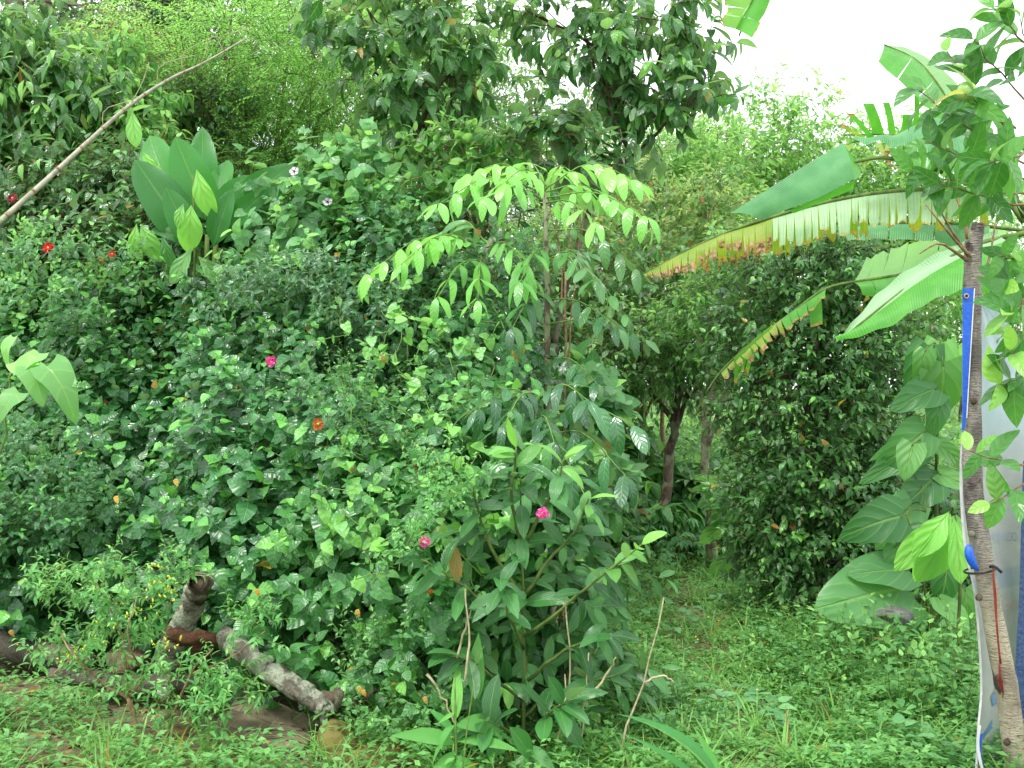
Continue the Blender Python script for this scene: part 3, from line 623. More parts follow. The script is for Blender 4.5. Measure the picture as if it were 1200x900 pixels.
shrub('round_leaved_shrub', 'sprig of round glossy leaves right above the bright pinnate leaves', 660, 6.9, [B(640, 172, 6.9, (.14, .07), 12), B(670, 165, 6.9, (.1, .06), 8), B(685, 190, 6.9, (.1, .05), 8)], L_dark, 'round', .12, young=.0, group='shrubs in the centre', trunk_r=.012, nparts=60)

# mid-distance thicket in the centre and right
shrub('thicket_shrub', 'sparse brownish thicket behind the pinnate tree, left part', 640, 10.2, [B(600, 330, 10.2, (.7, .5), 170), B(660, 400, 10, (.6, .5), 150), B(600, 430, 9.8, (.6, .4), 130), B(620, 500, 9.8, (.7, .4), 130), B(560, 300, 10, (.5, .4), 110)], L_mango, 'ovate', .1, B_twig, 'thicket shrubs in the middle distance', trunk_r=.03, forks=9, nparts=100, young=.4)
shrub('thicket_shrub', 'sparse thicket of twigs and small leaves left of the dark conical shrub', 760, 10.8, [B(720, 330, 10.8, (.6, .4), 150), B(790, 380, 10.8, (.6, .4), 160), B(740, 430, 10.6, (.6, .4), 150), B(690, 300, 10.6, (.4, .3), 90), B(820, 320, 10.8, (.5, .35), 130), B(700, 460, 10.4, (.4, .3), 90)], L_mango, 'ovate', .1, B_twig, 'thicket shrubs in the middle distance', trunk_r=.03, forks=10, nparts=100, young=.5)
shrub('thicket_shrub', 'yellowing olive thicket below the tip of the tattered banana leaf', 780, 11.5, [B(760, 250, 11.5, (.7, .4), 150), B(700, 260, 11.5, (.5, .4), 120), B(830, 250, 11.5, (.5, .35), 110)], L_olive, 'ovate', .09, B_twig, 'thicket shrubs in the middle distance', trunk_r=.03, forks=8, nparts=60, young=.7)
tree('dark_trunk_tree', 'small tree with a dark leaning trunk behind the low weeds', 'tree', gp(779, 9.8), [B(790, 430, 9.8, (.35, .25), 80), B(740, 400, 9.8, (.35, .25), 70), B(830, 410, 9.8, (.3, .25), 60)], L_mango, 'ovate', .09, B_dark, 'small trees in the middle distance', trunk_r=.055, L=.3, nparts=60, trunkpts=[P(776, 640, 9.8), P(779, 570, 9.8), P(790, 500, 9.8), P(798, 440, 9.8)], young=.5)
tree('lichened_trunk_tree', 'small tree with a pale lichened trunk left of the dark conical shrub', 'tree', gp(832, 9.3), [B(850, 340, 9.3, (.4, .3), 130), B(820, 390, 9.3, (.3, .25), 80), B(880, 310, 9.3, (.35, .2), 100), B(870, 400, 9.2, (.25, .25), 70)], L_citrus, 'ovate', .085, B_lich, 'small trees in the middle distance', trunk_r=.052, L=.28, nparts=130, trunkpts=[P(836, 665, 9.3), P(830, 590, 9.3), P(826, 520, 9.3), P(838, 450, 9.3)], young=.4)
# dark conical shrub
tree('dark_conical_shrub', 'tall dark conical shrub beside the grassy path', 'shrub', gp(965, 7.8),
     [B(960, 330, 7.8, (.5, .35), 330), B(1010, 400, 7.8, (.35, .35), 230), B(900, 380, 7.8, (.4, .35), 260), B(960, 470, 7.7, (.5, .4), 380), B(930, 560, 7.6, (.5, .35), 400), B(920, 630, 7.5, (.36, .3), 260), B(960, 660, 7.5, (.4, .3), 260), B(1030, 480, 7.8, (.25, .4), 150), B(1020, 560, 7.8, (.3, .3), 170), B(1060, 370, 8.0, (.25, .35), 110), B(880, 450, 7.7, (.25, .3), 130), B(950, 290, 7.9, (.6, .2), 180)],
     L_mid, 'ovate', .078, B_dark, None, trunk_r=.045, L=.22, per=.8, nparts=280, trunkpts=[P(963, 722, 7.8), P(962, 600, 7.8), P(966, 470, 7.8), P(960, 330, 7.8)], up=.9, droop=.2, ldroop=.3, jit=.28, young=.35, cell=9)
# ================================================================== PLANTS WITH LARGE LEAVES
def leaves_px(specs, parent, tk, mat, width=1.0, name='leaf', up=(0, -.45, .9), stem=None):
    """each leaf runs from a base point to a tip point: (bx, by, bd, tx, ty, td[, width[, tone[, normal]]])"""
    pos, d, n, L, tn, wd = [], [], [], [], [], []; pm = MB()
    for s in specs:
        a = P(*s[:3]); b = P(s[3], s[4], s[2] + (s[5] - s[2]) * .4)
        if stem is not None:
            q = curve([P(*z) for z in stem], 30); below = q[q[:, 2] < a[2] + .05]; q = below if len(below) else q
            k = q[np.argmin(np.abs(np.linalg.norm(q - a, axis=1)))]; pm.tube(curve([k, (k + a) / 2 + [0, 0, .03], a, a + (b - a) * .06], 7), np.linspace(.0045, .003, 7), 5)
        pos.append(a); d.append(b - a); L.append(np.linalg.norm(b - a) * 1.06)
        wd.append((s[6] if len(s) > 6 else 1) * width); tn.append(s[7] if len(s) > 7 else 0); n.append(s[8] if len(s) > 8 else np.array(up) + rng.normal(0, .18, 3))
    b = batch(np.array(pos), np.array(d), np.array(n, float), np.array(L), np.array(tn, float), np.array(wd))
    if pm.v: pm.build('petioles', B_green, parent)
    return leaf_objects(b, tk, mat, parent, name)

# --- pinnate-leaved saplings
def frond(parent, a, b, arch, n, leaf, mat, young=0.0, tk='pin', sagd=.55):
    a, b = np.asarray(a), np.asarray(b); mid = (a + b) / 2 + [0, 0, arch]
    line = curve([a, mid, b], 9); m = MB(); m.tube(line, np.linspace(.0055, .002, 9), 5)
    f = m.build('frond', B_greentwig, parent)
    t = np.repeat(np.linspace(.28, .97, n // 2), 2); q = np.stack([np.interp(t * 8, np.arange(9), line[:, i]) for i in range(3)], -1)
    tan = norm(np.gradient(line, axis=0)); tq = norm(np.stack([np.interp(t * 8, np.arange(9), tan[:, i]) for i in range(3)], -1))
    A, _ = basis(tq); sgn = np.where(np.arange(len(t)) % 2 == 0, 1, -1)[:, None]
    dl = tq * .6 + A * sgn * .85 + np.array([0, 0, -1.]) * (sagd + rng.normal(-.1, .22, (len(t), 1))) + rng.normal(0, .16, (len(t), 3))
    nr = np.array([0, -.25, .8]) + A * sgn * .45 + rng.normal(0, .12, (len(t), 3))
    q = np.vstack([q, line[-1:]]); dl = np.vstack([dl, tan[-1] + [0, 0, -sagd * .6]]); nr = np.vstack([nr, [0, -.3, .9]])
    N = len(q); bt = batch(q, dl, nr, leaf * rng.uniform(.85, 1.15, N) * np.clip(.75 + .35 * np.sin(np.linspace(.2, 2.9, N)), .7, 1.1), np.full(N, young), rng.uniform(.9, 1.15, N))
    f_world = Vector(world_loc(f))
    X, Y, Z = frames(bt)
    for i in range(N):
        me = unit_leaf(tk, mat, int(rng.integers(0, len(T[tk][1]))), int(round(min(young + rng.random() * .2, 1) * 3)))
        o = bpy.data.objects.new('leaflet', me); COL.objects.link(o); o.parent = f
        l_, w_ = bt['L'][i], bt['w'][i]; p = bt['pos'][i] - np.array(f_world)
        o.matrix_basis = Matrix(((X[i][0]*l_*w_, Y[i][0]*l_, Z[i][0]*l_, p[0]), (X[i][1]*l_*w_, Y[i][1]*l_, Z[i][1]*l_, p[1]), (X[i][2]*l_*w_, Y[i][2]*l_, Z[i][2]*l_, p[2]), (0, 0, 0, 1)))
def pinnate(label, stem, rr, fronds, base):
    r = thing('pinnate_sapling', label, 'sapling', base, 'pinnate-leaved saplings in the centre')
    m = MB(); m.tube(curve([P(*q) for q in stem], 16, .006), np.linspace(rr, rr * .4, 16), 8, .12); m.build('stem', B_lich, r)
    for (ax, ay, ad, bx, by, bd, arch, n, leaf, mat, yg) in fronds: frond(r, P(ax, ay, ad), P(bx, by, bd), arch, n, leaf, mat, yg)
D = 6.2
pinnate('right pinnate sapling with a bright crown of arching glossy leaves', [(648, 800, 6.2), (645, 600, 6.2), (640, 440, 6.25), (642, 330, 6.2), (638, 225, 6.2)], .028, [
  (636, 222, D, 548, 205, D-.3, .10, 10, .165, L_bright, .8), (638, 222, D, 745, 212, D-.2, .12, 12, .165, L_bright, .8), (640, 232, D, 760, 255, D-.5, .08, 12, .16, L_bright, .6),
  (636, 226, D, 512, 240, D-.5, .12, 12, .165, L_bright, .5), (640, 238, D, 700, 262, D-.8, .06, 8, .15, L_bright, .7), (632, 232, D, 570, 232, D-.7, .06, 8, .15, L_bright, .6),
  (640, 222, D, 668, 200, D+.4, .08, 8, .15, L_bright, .8), (640, 218, D, 610, 192, D+.3, .06, 8, .15, L_bright, .8), (640, 225, D, 720, 240, D+.4, .08, 10, .15, L_bright, .7), (638, 225, D, 590, 215, D-.6, .1, 10, .16, L_bright, .8),
  (642, 270, D, 748, 318, D-.3, .10, 10, .15, L_pin, .2), (642, 300, D, 735, 372, D-.2, .10, 10, .15, L_pin, .2), (642, 300, D, 700, 330, D-.7, .08, 10, .15, L_pin, .3),
  (640, 350, D, 725, 385, D-.5, .06, 10, .15, L_pin, 0), (640, 340, D, 600, 385, D-.6, .06, 10, .155, L_pin, .1), (640, 380, D, 760, 400, D+.2, .08, 10, .14, L_pin, 0), (640, 290, D, 610, 330, D-.6, .06, 8, .16, L_bright, .3),
  (642, 420, D, 700, 450, D-.5, .06, 10, .14, L_pin, 0), (640, 400, D, 590, 440, D-.4, .05, 10, .14, L_pin, 0), (642, 310, D, 690, 300, D+.4, .06, 10, .14, L_pin, .2), (640, 440, D, 560, 450, D-.6, .06, 10, .13, L_pin, 0)], gp(648, 6.2))
pinnate('left pinnate sapling whose drooping fronds reach over the vines', [(580, 800, 6.5), (575, 560, 6.5), (568, 420, 6.45), (560, 340, 6.4), (575, 280, 6.4)], .03, [
  (560, 300, 6.3, 428, 325, 5.9, .16, 12, .155, L_bright, .8), (560, 292, 6.3, 470, 310, 5.8, .12, 10, .15, L_bright, .5), (565, 305, 6.3, 512, 350, 5.7, .08, 8, .15, L_bright, .4), (565, 310, 6.3, 560, 352, 5.6, .1, 8, .16, L_bright, .5),
  (570, 290, 6.3, 622, 325, 5.8, .1, 10, .155, L_bright, .5), (570, 285, 6.3, 520, 272, 6.5, .1, 10, .15, L_pin, .4), (570, 330, 6.3, 540, 400, 5.9, .05, 10, .14, L_pin, .1), (568, 350, 6.3, 600, 410, 5.8, .05, 8, .15, L_pin, 0),
  (568, 300, 6.3, 490, 290, 6.1, .1, 10, .14, L_bright, .5), (568, 400, 6.4, 520, 430, 6.0, .05, 10, .13, L_pin, 0), (570, 420, 6.4, 610, 460, 6.0, .05, 10, .13, L_pin, 0)], gp(580, 6.5))
pinnate('low dark glossy pinnate sapling above the oblong-leaved shrub', [(640, 840, 5.5), (636, 640, 5.5), (632, 520, 5.45), (620, 455, 5.4)], .018, [
  (632, 500, 5.4, 745, 500, 5.1, .1, 10, .17, L_pin, 0), (632, 515, 5.4, 735, 560, 4.9, .12, 10, .17, L_pin, 0), (632, 530, 5.4, 690, 590, 4.8, .1, 8, .17, L_pin, .1), (630, 470, 5.4, 560, 480, 5.1, .08, 8, .15, L_pin, 0),
  (628, 460, 5.4, 590, 500, 4.9, .06, 8, .15, L_pin, 0), (630, 470, 5.4, 690, 470, 5.0, .08, 8, .15, L_pin, 0), (634, 560, 5.4, 560, 590, 5.0, .08, 8, .16, L_pin, 0), (634, 560, 5.4, 720, 600, 5.2, .08, 10, .15, L_pin, .1),
  (630, 490, 5.4, 650, 520, 4.9, .06, 8, .15, L_pin, .1), (634, 600, 5.4, 600, 640, 5.0, .05, 8, .15, L_pin, 0)], gp(640, 5.5))

# --- oblong-leaved shrub in front
def branch_plant(name, label, cat_, base, branches, tk, mat, leaf, stem_r=.012, out=60, mode='pairs', bark=B_green, group=None, nparts=280, **kw):
    r = thing(name, label, cat_, base, group); m = MB(); bs = []
    for (pts, n, lf, yg) in branches:
        ln = curve([P(*q) for q in pts], 10, .003); m.tube(ln, np.linspace(stem_r, stem_r * .35, 10), 6, .08)
        k0 = 3; o = ln[k0][None]; dv = (ln[-1] - ln[k0])[None]; Lb = np.linalg.norm(dv)
        b, tw = sprays(o, dv, Lb, n, leaf * lf, out=out, mode=mode, young=1.0 if yg else 0.0, youngest=.5 if yg > .6 else .75, **kw)
        tt = np.linspace(.18, 1, n)          # follow the drawn line
        q = 3 + tt * 6; b['pos'] = np.stack([np.interp(q, np.arange(10), ln[:, i]) for i in range(3)], -1); bs.append(b)
    m.build('stem', bark, r); emit(cat(*bs), tk, mat, r, nparts, cell=4); return r
K = dict(up=.8, droop=0, ldroop=.35, jit=.33, facing=(0, -.5, 0), shrink=.25)
branch_plant('oblong_leaved_shrub', 'shrub with long glossy oblong leaves standing between hedge and path', 'shrub', gp(614, 4.75), [
  ([(614, 900, 4.75), (614, 780, 4.75), (612, 660, 4.75), (610, 560, 4.7)], 22, 1.0, 0), ([(612, 640, 4.75), (600, 590, 4.65), (603, 550, 4.6), (605, 525, 4.55)], 10, .8, 1), ([(612, 640, 4.75), (640, 590, 4.6), (655, 560, 4.5), (662, 535, 4.5)], 10, .8, 1),
  ([(614, 745, 4.75), (660, 712, 4.6), (705, 675, 4.5), (752, 638, 4.45)], 13, .85, 1), ([(614, 730, 4.75), (560, 700, 4.6), (520, 670, 4.5), (490, 655, 4.45)], 12, .9, 0), ([(612, 700, 4.75), (575, 640, 4.7), (560, 600, 4.65), (555, 570, 4.6)], 12, .9, .5),
  ([(612, 700, 4.75), (650, 650, 4.7), (675, 620, 4.65), (690, 585, 4.6)], 12, .9, .5), ([(614, 800, 4.75), (650, 770, 4.6), (690, 750, 4.5), (715, 745, 4.5)], 12, .85, 0), ([(614, 820, 4.75), (585, 800, 4.6), (555, 775, 4.5), (530, 770, 4.5)], 12, .9, 0),
  ([(614, 870, 4.75), (630, 850, 4.55), (650, 830, 4.45), (665, 820, 4.4)], 10, 1.0, 0), ([(614, 880, 4.75), (600, 860, 4.5), (580, 850, 4.4), (570, 845, 4.35)], 10, 1.0, 0), ([(614, 760, 4.75), (600, 730, 4.5), (590, 700, 4.4), (585, 680, 4.35)], 10, .9, 0),
  ([(614, 860, 4.75), (614, 870, 4.5), (620, 880, 4.35), (622, 905, 4.3)], 8, 1.1, 0), ([(640, 900, 4.9), (660, 860, 4.8), (680, 800, 4.8), (700, 760, 4.8)], 12, .8, 0), ([(614, 840, 4.75), (640, 820, 4.8), (690, 800, 4.8), (725, 790, 4.8)], 12, .85, 0)],
  'oblong', L_obl, .2, .009, bark=B_green, **K)

shrub('leafy_shrub', 'leafy dark shrub filling in behind the oblong-leaved shrub', 640, 5.25, [B(640, 700, 5.2, (.3, .3), 60), B(600, 800, 5.1, (.3, .25), 50), B(690, 640, 5.3, (.15, .2), 26), B(560, 640, 5.2, (.2, .25), 40), B(680, 800, 5.1, (.14, .2), 24), B(650, 600, 5.3, (.2, .2), 34)], L_obl, 'oblong', .15, B_green, 'shrubs in the centre', L=.24, n=7, young=.3, trunk_r=.012, up=.7, ldroop=.4, facing=(0, -.5, 0))
shrub('dark_shrub', 'dark shrub added to darken the gaps behind the huge insect-eaten leaves at right', 1060, 7.5, [B(1030, 640, 7.5, (.3, .3), 150), B(1080, 690, 7.4, (.35, .25), 160), B(1120, 630, 7.5, (.25, .3), 110), B(1010, 600, 7.6, (.25, .2), 80), B(1060, 590, 7.6, (.2, .15), 60)], L_dark, 'ovate', .085, young=.2, group='shrubs at the end of the path', per=1.3)  # added dark foliage, so the gaps between the broad leaves look shaded
# --- lance-leaved plants at the bottom
r = thing('lance_leaved_plant', 'bright lance-leaved plant at the bottom beside the mossy stones', 'plant', gp(533, 4.33))
m = MB(); m.tube(curve([P(536, 915, 4.33), P(534, 860, 4.33), P(533, 795, 4.33)], 8), np.linspace(.007, .003, 8), 6); m.tube(curve([P(541, 915, 4.28), P(548, 850, 4.26), P(556, 800, 4.23)], 8), .003, 5); m.build('stem', B_greentwig, r)
leaves_px([(533, 872, 4.33, 474, 848, 4.08, 1.5, .3), (534, 868, 4.33, 606, 868, 4.08, 1.3, .2), (534, 850, 4.33, 592, 842, 4.18, 1.5, .4), (533, 845, 4.33, 540, 782, 4.28, 1.1, .9), (534, 880, 4.33, 500, 918, 4.03, 1.5, .3), (534, 885, 4.33, 570, 920, 4.03, 1.6, .2), (533, 850, 4.33, 508, 858, 4.08, 1.3, .4), (534, 890, 4.33, 534, 925, 3.98, 2, .3), (533, 835, 4.33, 515, 845, 4.23, 1.3, .6),
  (533, 860, 4.33, 560, 822, 4.38, 1.2, .3), (533, 862, 4.33, 505, 822, 4.43, 1.1, .1), (560, 820, 4.48, 555, 745, 4.48, 1.4, .2)], r, 'ginger', L_ginger, width=1.05, up=(0, -.7, .9))
r = thing('lance_leaved_plant', 'narrow-leaved clump leaning over the path edge at the bottom', 'plant', gp(835, 4.3))
leaves_px([(845, 925, 4.1, 772, 800, 4.3, .8, .1), (840, 925, 4.1, 800, 820, 4.3, .9, .1), (830, 925, 4.1, 745, 850, 4.3, .7, .1), (850, 925, 4.2, 818, 850, 4.4, .8, .2), (800, 925, 4.1, 740, 880, 4.2, .8, .2)], r, 'ginger', L_ginger)
for lab, stems in (('pair of pale dry stalks standing at the hedge corner', [[(676, 925), (684, 840), (690, 765)], [(660, 925), (664, 860), (662, 790)], [(690, 820), (712, 790), (722, 770)]]),
                   ('long bent dry stalk arching over the edge of the path', [[(715, 925), (735, 850), (755, 800), (778, 700)], [(755, 800), (775, 790), (790, 800)]]),
                   ('thin straw-coloured stalks tangled in the oblong-leaved shrub', [[(545, 800), (550, 750), (545, 690)], [(530, 790), (545, 740), (552, 715)], [(500, 790), (520, 820), (533, 850)], [(650, 925), (655, 870), (668, 790), (662, 700)]])):
    b0 = stems[0][0]; r = thing('dry_stalks', lab, 'stalks', gp(b0[0], 4.5)); m = MB()
    for s in stems:
        dd = 4.5 + rng.uniform(-.1, .1); m.tube(curve([P(x, y, dd) for x, y in s], 10, .004), np.linspace(.006, .003, 10), 5)
    m.build('stalk', B_dry, r)

# --- chili bush
def chili():
    r = thing('chili_bush', 'wispy chili bush hung with tiny yellow-green peppers in front of the logs', 'bush', gp(172, 4.75))
    m = MB(); d = 4.8
    def ln(pts, r0, r1): m.tube(curve([P(x, y, q) for x, y, q in pts], 9, .004), np.linspace(r0, r1, 9), 6, .1)
    ln([(178, 915, d), (165, 870, d), (150, 818, d)], .013, .010); ln([(150, 818, d), (120, 800, d), (90, 770, d-.1), (60, 730, d)], .008, .003); ln([(150, 818, d), (170, 790, d), (190, 750, d+.1), (200, 700, d)], .008, .003)
    ln([(150, 818, d), (145, 760, d), (130, 710, d), (110, 680, d)], .007, .003); ln([(190, 905, d), (200, 850, d), (225, 790, d-.1), (250, 760, d-.1)], .008, .003); ln([(225, 790, d), (270, 770, d), (310, 740, d)], .005, .002); ln([(170, 790, d), (150, 750, d-.2), (160, 700, d-.2)], .006, .002)
    ln([(90, 770, d), (60, 790, d-.1), (40, 800, d-.1)], .004, .002)
    m.build('stem', B_twig, r)
    bl = [B(70, 700, d, (.14, .1), 26), B(130, 690, d, (.18, .12), 44), B(180, 690, d, (.13, .11), 40), B(110, 740, d, (.26, .12), 60), B(160, 750, d, (.13, .1), 36), B(70, 770, d, (.16, .09), 26), B(190, 800, d-.1, (.16, .1), 30), B(265, 800, d-.1, (.14, .1), 30),
          B(300, 730, d, (.12, .1), 26), B(230, 840, d-.2, (.2, .12), 40), B(120, 800, d-.1, (.2, .08), 26), B(265, 820, d-.1, (.14, .12), 26), B(45, 680, d+.1, (.08, .05), 10), B(215, 665, d, (.05, .06), 8)]
    o, dd = blob_sprays(bl); o, dd = o[rng.random(len(o)) < .62], dd; dd = rng.normal(0, .6, (len(o), 3)) + [0, -.1, .3]
    b, tw = sprays(o, dd + [0, 0, .4], .13, 9, .048, out=60, up=.8, droop=.1, ldroop=.35, jit=.3, young=.6)
    twig_mesh(tw, .002, B_greentwig, r); emit(b, 'lance', L_chili, r, 290, cell=8)
    tv = plain_mat('unripe_chili', '#8a9a1c', '#b4b83a', .3, 60, .1, .6)
    vs = [(0, 0, -1)]; fs = []
    me = bpy.data.meshes.new('pepper'); v = []; f = []
    for i, (z, q) in enumerate([(0, .25), (.25, .42), (.6, .34), (.9, .16)]):
        v += [(q * math.cos(k * 1.047), q * math.sin(k * 1.047), z) for k in range(6)]
        if i: f += [((i-1)*6+k, (i-1)*6+(k+1) % 6, i*6+(k+1) % 6, i*6+k) for k in range(6)]
    v.append((0, 0, 1.05)); f += [(18+k, 18+(k+1) % 6, 24) for k in range(6)]; me.from_pydata(v, [], f); me.materials.append(tv); me.polygons.foreach_set('use_smooth', [True]*len(f))
    for cx, cy, sx, sy, n in ((190, 690, 25, 18, 34), (150, 720, 25, 15, 14), (85, 768, 22, 8, 10), (200, 758, 18, 8, 14), (120, 745, 30, 20, 10), (190, 665, 10, 5, 6)):
        for _ in range(n):
            p = P(rng.normal(cx, sx * .6), rng.normal(cy, sy * .6), d - rng.uniform(.05, .22)) - np.array(r.location)
            o_ = bpy.data.objects.new('pepper', me); COL.objects.link(o_); o_.parent = r; s_ = rng.uniform(.011, .018); o_.location = p; o_.scale = (s_*.75, s_*.75, s_); o_.rotation_euler = (rng.normal(0, .5), rng.normal(0, .5), 0)
chili()

# ================================================================== LOGS, STONES, PLANK
def rock(name, label, c, r, mat, seed, sub_=3, cat_='stone'):
    import bmesh
    bm = bmesh.new(); bmesh.ops.create_icosphere(bm, subdivisions=sub_ + 1, radius=1); q = np.random.default_rng(seed); ph = q.random(9) * 6.28; pl = norm(q.normal(0, 1, (9, 3)))
    for v in bm.verts:
        p = np.array(v.co); n_ = p.copy()
        for a, b_ in zip(pl, ph):            # knocked-off flats
            dd = p @ a - (.62 + .25 * abs(math.sin(b_)))
            if dd > 0: p = p - a * dd * .85
        p = p * (1 + .05 * math.sin(n_[0]*6+ph[0]) * math.sin(n_[1]*7+ph[1]) + .02 * math.sin(n_[2]*19+n_[0]*15))
        v.co = Vector(p * np.asarray(r) + np.asarray(c))
    me = bpy.data.meshes.new(name); bm.to_mesh(me); bm.free(); me.polygons.foreach_set('use_smooth', [True]*len(me.polygons)); me.materials.append(mat)
    o = link(name, me); return tagit(o, label, cat_)
moss = bark_mat('mossy_stone', '#4a4c22', '#7a7838', '#6d6244', scale=6, zs=1, lich=.52, bstr=1)
greyst = bark_mat('grey_stone', '#5d5c5c', '#8d8c8a', None, scale=8, zs=1)
palest = bark_mat('pale_stone', '#9a968e', '#c8c4bc', None, scale=8, zs=1)
rock('mossy_stone', 'rounded mossy stone at the bottom, right of its taller neighbour', P(445, 892, 4.65), (.13, .12, .085), moss, 3)
rock('mossy_stone', 'taller mossy stone under the broken tip of the fallen branch', P(392, 882, 4.75), (.10, .12, .14), moss, 8)
rock('grey_stone', 'grey stone half hidden under the large tattered leaf at right', P(1042, 722, 6.1), (.13, .12, .06), greyst, 5)
rock('pale_stone', 'small white stone glimpsed through the chili bush', P(192, 812, 5.3), (.035, .03, .03), palest, 9, 1)
rock('grey_stone', 'brown lump of stone between the left log and the stump', P(150, 775, 5.6), (.13, .1, .07), bark_mat('brown_stone', '#5a4a3a', '#8a7660', None, scale=8, zs=1), 11, 2)
B_rot = bark_mat('rotten_heartwood', '#4a3022', '#74503a', None, scale=30, zs=1, bstr=1)
B_log = bark_mat('fallen_bark', '#565046', '#908a7a', '#b4c2a8', scale=18, zs=1, lich=.5, bstr=1.4)
B_log2 = bark_mat('brown_log_bark', '#47423a', '#706a5c', '#6c6e58', scale=12, zs=1, lich=.6, bstr=1.4)
def log(name, label, pts, rads, mat, sides=14):
    pr = [P(*q) for q in pts]; base = pr[0].copy(); r = thing(name, label, 'log' if 'branch' not in name else 'branch', (base[0], base[1], 0)); m = MB()
    n = len(pts) * 7; ln = curve(pr, n, .004); rd = np.interp(np.linspace(0, 1, n), np.linspace(0, 1, len(rads)), rads) * (1 + rng.normal(0, .05, n)); m.tube(ln, rd, sides, .22); m.build('bark', mat, r); return r
r = log('broken_log', 'broken upright stump of bark with a hollow knot and red rotten heart', [(196, 775, 5.3), (212, 735, 5.2), (226, 705, 5.12), (236, 682, 5.05)], [.07, .058, .05, .052], B_log)
m = MB(); m.tube(curve([P(236, 684, 5.05), P(232, 683, 4.99), P(230, 682, 4.95)], 5), [.056, .052, .045, .04, .034], 12, .25, cap=False); m.tube(curve([P(236, 684, 5.0), P(232, 683, 4.97)], 3), .038, 10, .2); m.build('knot', B_dark, r)
m = MB(); m.tube(curve([P(200, 742, 5.12), P(240, 748, 5.08), P(285, 752, 5.1)], 10, .01), np.linspace(.036, .02, 10), 9, .6); m.tube(curve([P(225, 752, 5.2), P(235, 780, 5.2)], 6, .01), np.linspace(.035, .02, 6), 7, .5); m.build('rotten_heart', B_rot, r)
r = log('fallen_branch', 'lichened fallen branch leaning down onto the mossy stones', [(262, 745, 5.1), (290, 768, 4.95), (335, 798, 4.85), (372, 822, 4.8), (384, 834, 4.78)], [.044, .05, .05, .044, .036], B_log)
m = MB(); m.tube(curve([P(376, 826, 4.82), P(380, 845, 4.78), P(392, 866, 4.75)], 7), np.linspace(.022, .012, 7), 8, .15); m.build('side_twig', B_log, r)
m = MB(); m.tube(curve([P(378, 828, 4.84), P(400, 818, 4.9), P(425, 820, 4.95), P(440, 808, 5)], 12, .006), np.linspace(.05, .02, 12), 9, .55); m.build('splintered_end', B_dark, r)
m = MB(); m.tube(curve([P(380, 832, 4.8), P(377, 831, 4.765)], 3), [.03, .028, .024], 9, .3); m.build('cut_end', B_twig, r)
log('fallen_log', 'thick brown log lying at the left edge under the hedge', [(-60, 752, 6.0), (0, 758, 6.0), (50, 765, 5.95), (110, 775, 5.9)], [.09, .085, .07, .05], B_log2)
log('fallen_log', 'low dark log running behind the chili bush from the left log', [(60, 790, 5.7), (140, 800, 5.55), (215, 800, 5.4), (270, 800, 5.3)], [.04, .045, .045, .04], B_log2)
def plank():
    t = NT('weathered_slab'); p = t.pos(1, 1, 3); n = t.noise(5, 6, p); w_ = t.n("ShaderNodeTexVoronoi"); w_.feature = 'DISTANCE_TO_EDGE'; w_.inputs['Scale'].default_value = 3; t.l(t.pos(.7, 3, 3), w_.inputs['Vector'])
    c = t.mix(t.rng(n, .3, .7), lin('#5b5343'), lin('#8a7e68')); cr = t.rng(w_.outputs[0], .0, .012); c = t.mix(cr, lin('#3a3228'), c)
    mt = t.fin(t.bsdf(c, .9, .2, t.math('ADD', n, cr), .9, .02))
    A = [P(285, 805, 5.15), P(378, 846, 5.0), P(352, 884, 4.68), P(255, 852, 4.75)]; n1, n2 = 14, 6; V = []; Fc = []
    for k, dz in ((0, 0), (1, -.07)):
        for j in range(n2 + 1):
            for i in range(n1 + 1):
                u, v = i / n1, j / n2; q = (1-v) * ((1-u)*A[0] + u*A[1]) + v * ((1-u)*A[3] + u*A[2]); q = q + [0, rng.normal(0, .006) if i in (0, n1) or j in (0, n2) else 0, dz + rng.normal(0, .0025) + (.01 * math.sin(u * 9) * v)]; V.append(q)
    W = n1 + 1; S = W * (n2 + 1)
    for j in range(n2):
        for i in range(n1): a = j*W+i; Fc += [(a, a+W, a+W+1, a+1), (S+a, S+a+1, S+a+W+1, S+a+W)]
    for i in range(n1): Fc += [(i, i+1, S+i+1, S+i), (n2*W+i, S+n2*W+i, S+n2*W+i+1, n2*W+i+1)]
    for j in range(n2): Fc += [(j*W, S+j*W, S+(j+1)*W, (j+1)*W), (j*W+n1, (j+1)*W+n1, S+(j+1)*W+n1, S+j*W+n1)]
    me = bpy.data.meshes.new('wooden_slab'); me.from_pydata([tuple(v) for v in V], [], Fc); me.materials.append(mt); tagit(link('wooden_slab', me), 'tilted flat weathered slab with cracked edge beside the mossy stones', 'slab')
plank()
# flat stepping stone in the soil
rock('flat_stone', 'flat brown stone set in the bare soil at the bottom left', P(128, 888, 4.72) + np.array([0, 0, 0]), (.09, .09, .02), bark_mat('earthy_stone', '#6a5a44', '#9a8a70', None, scale=9, zs=1), 21, 2)

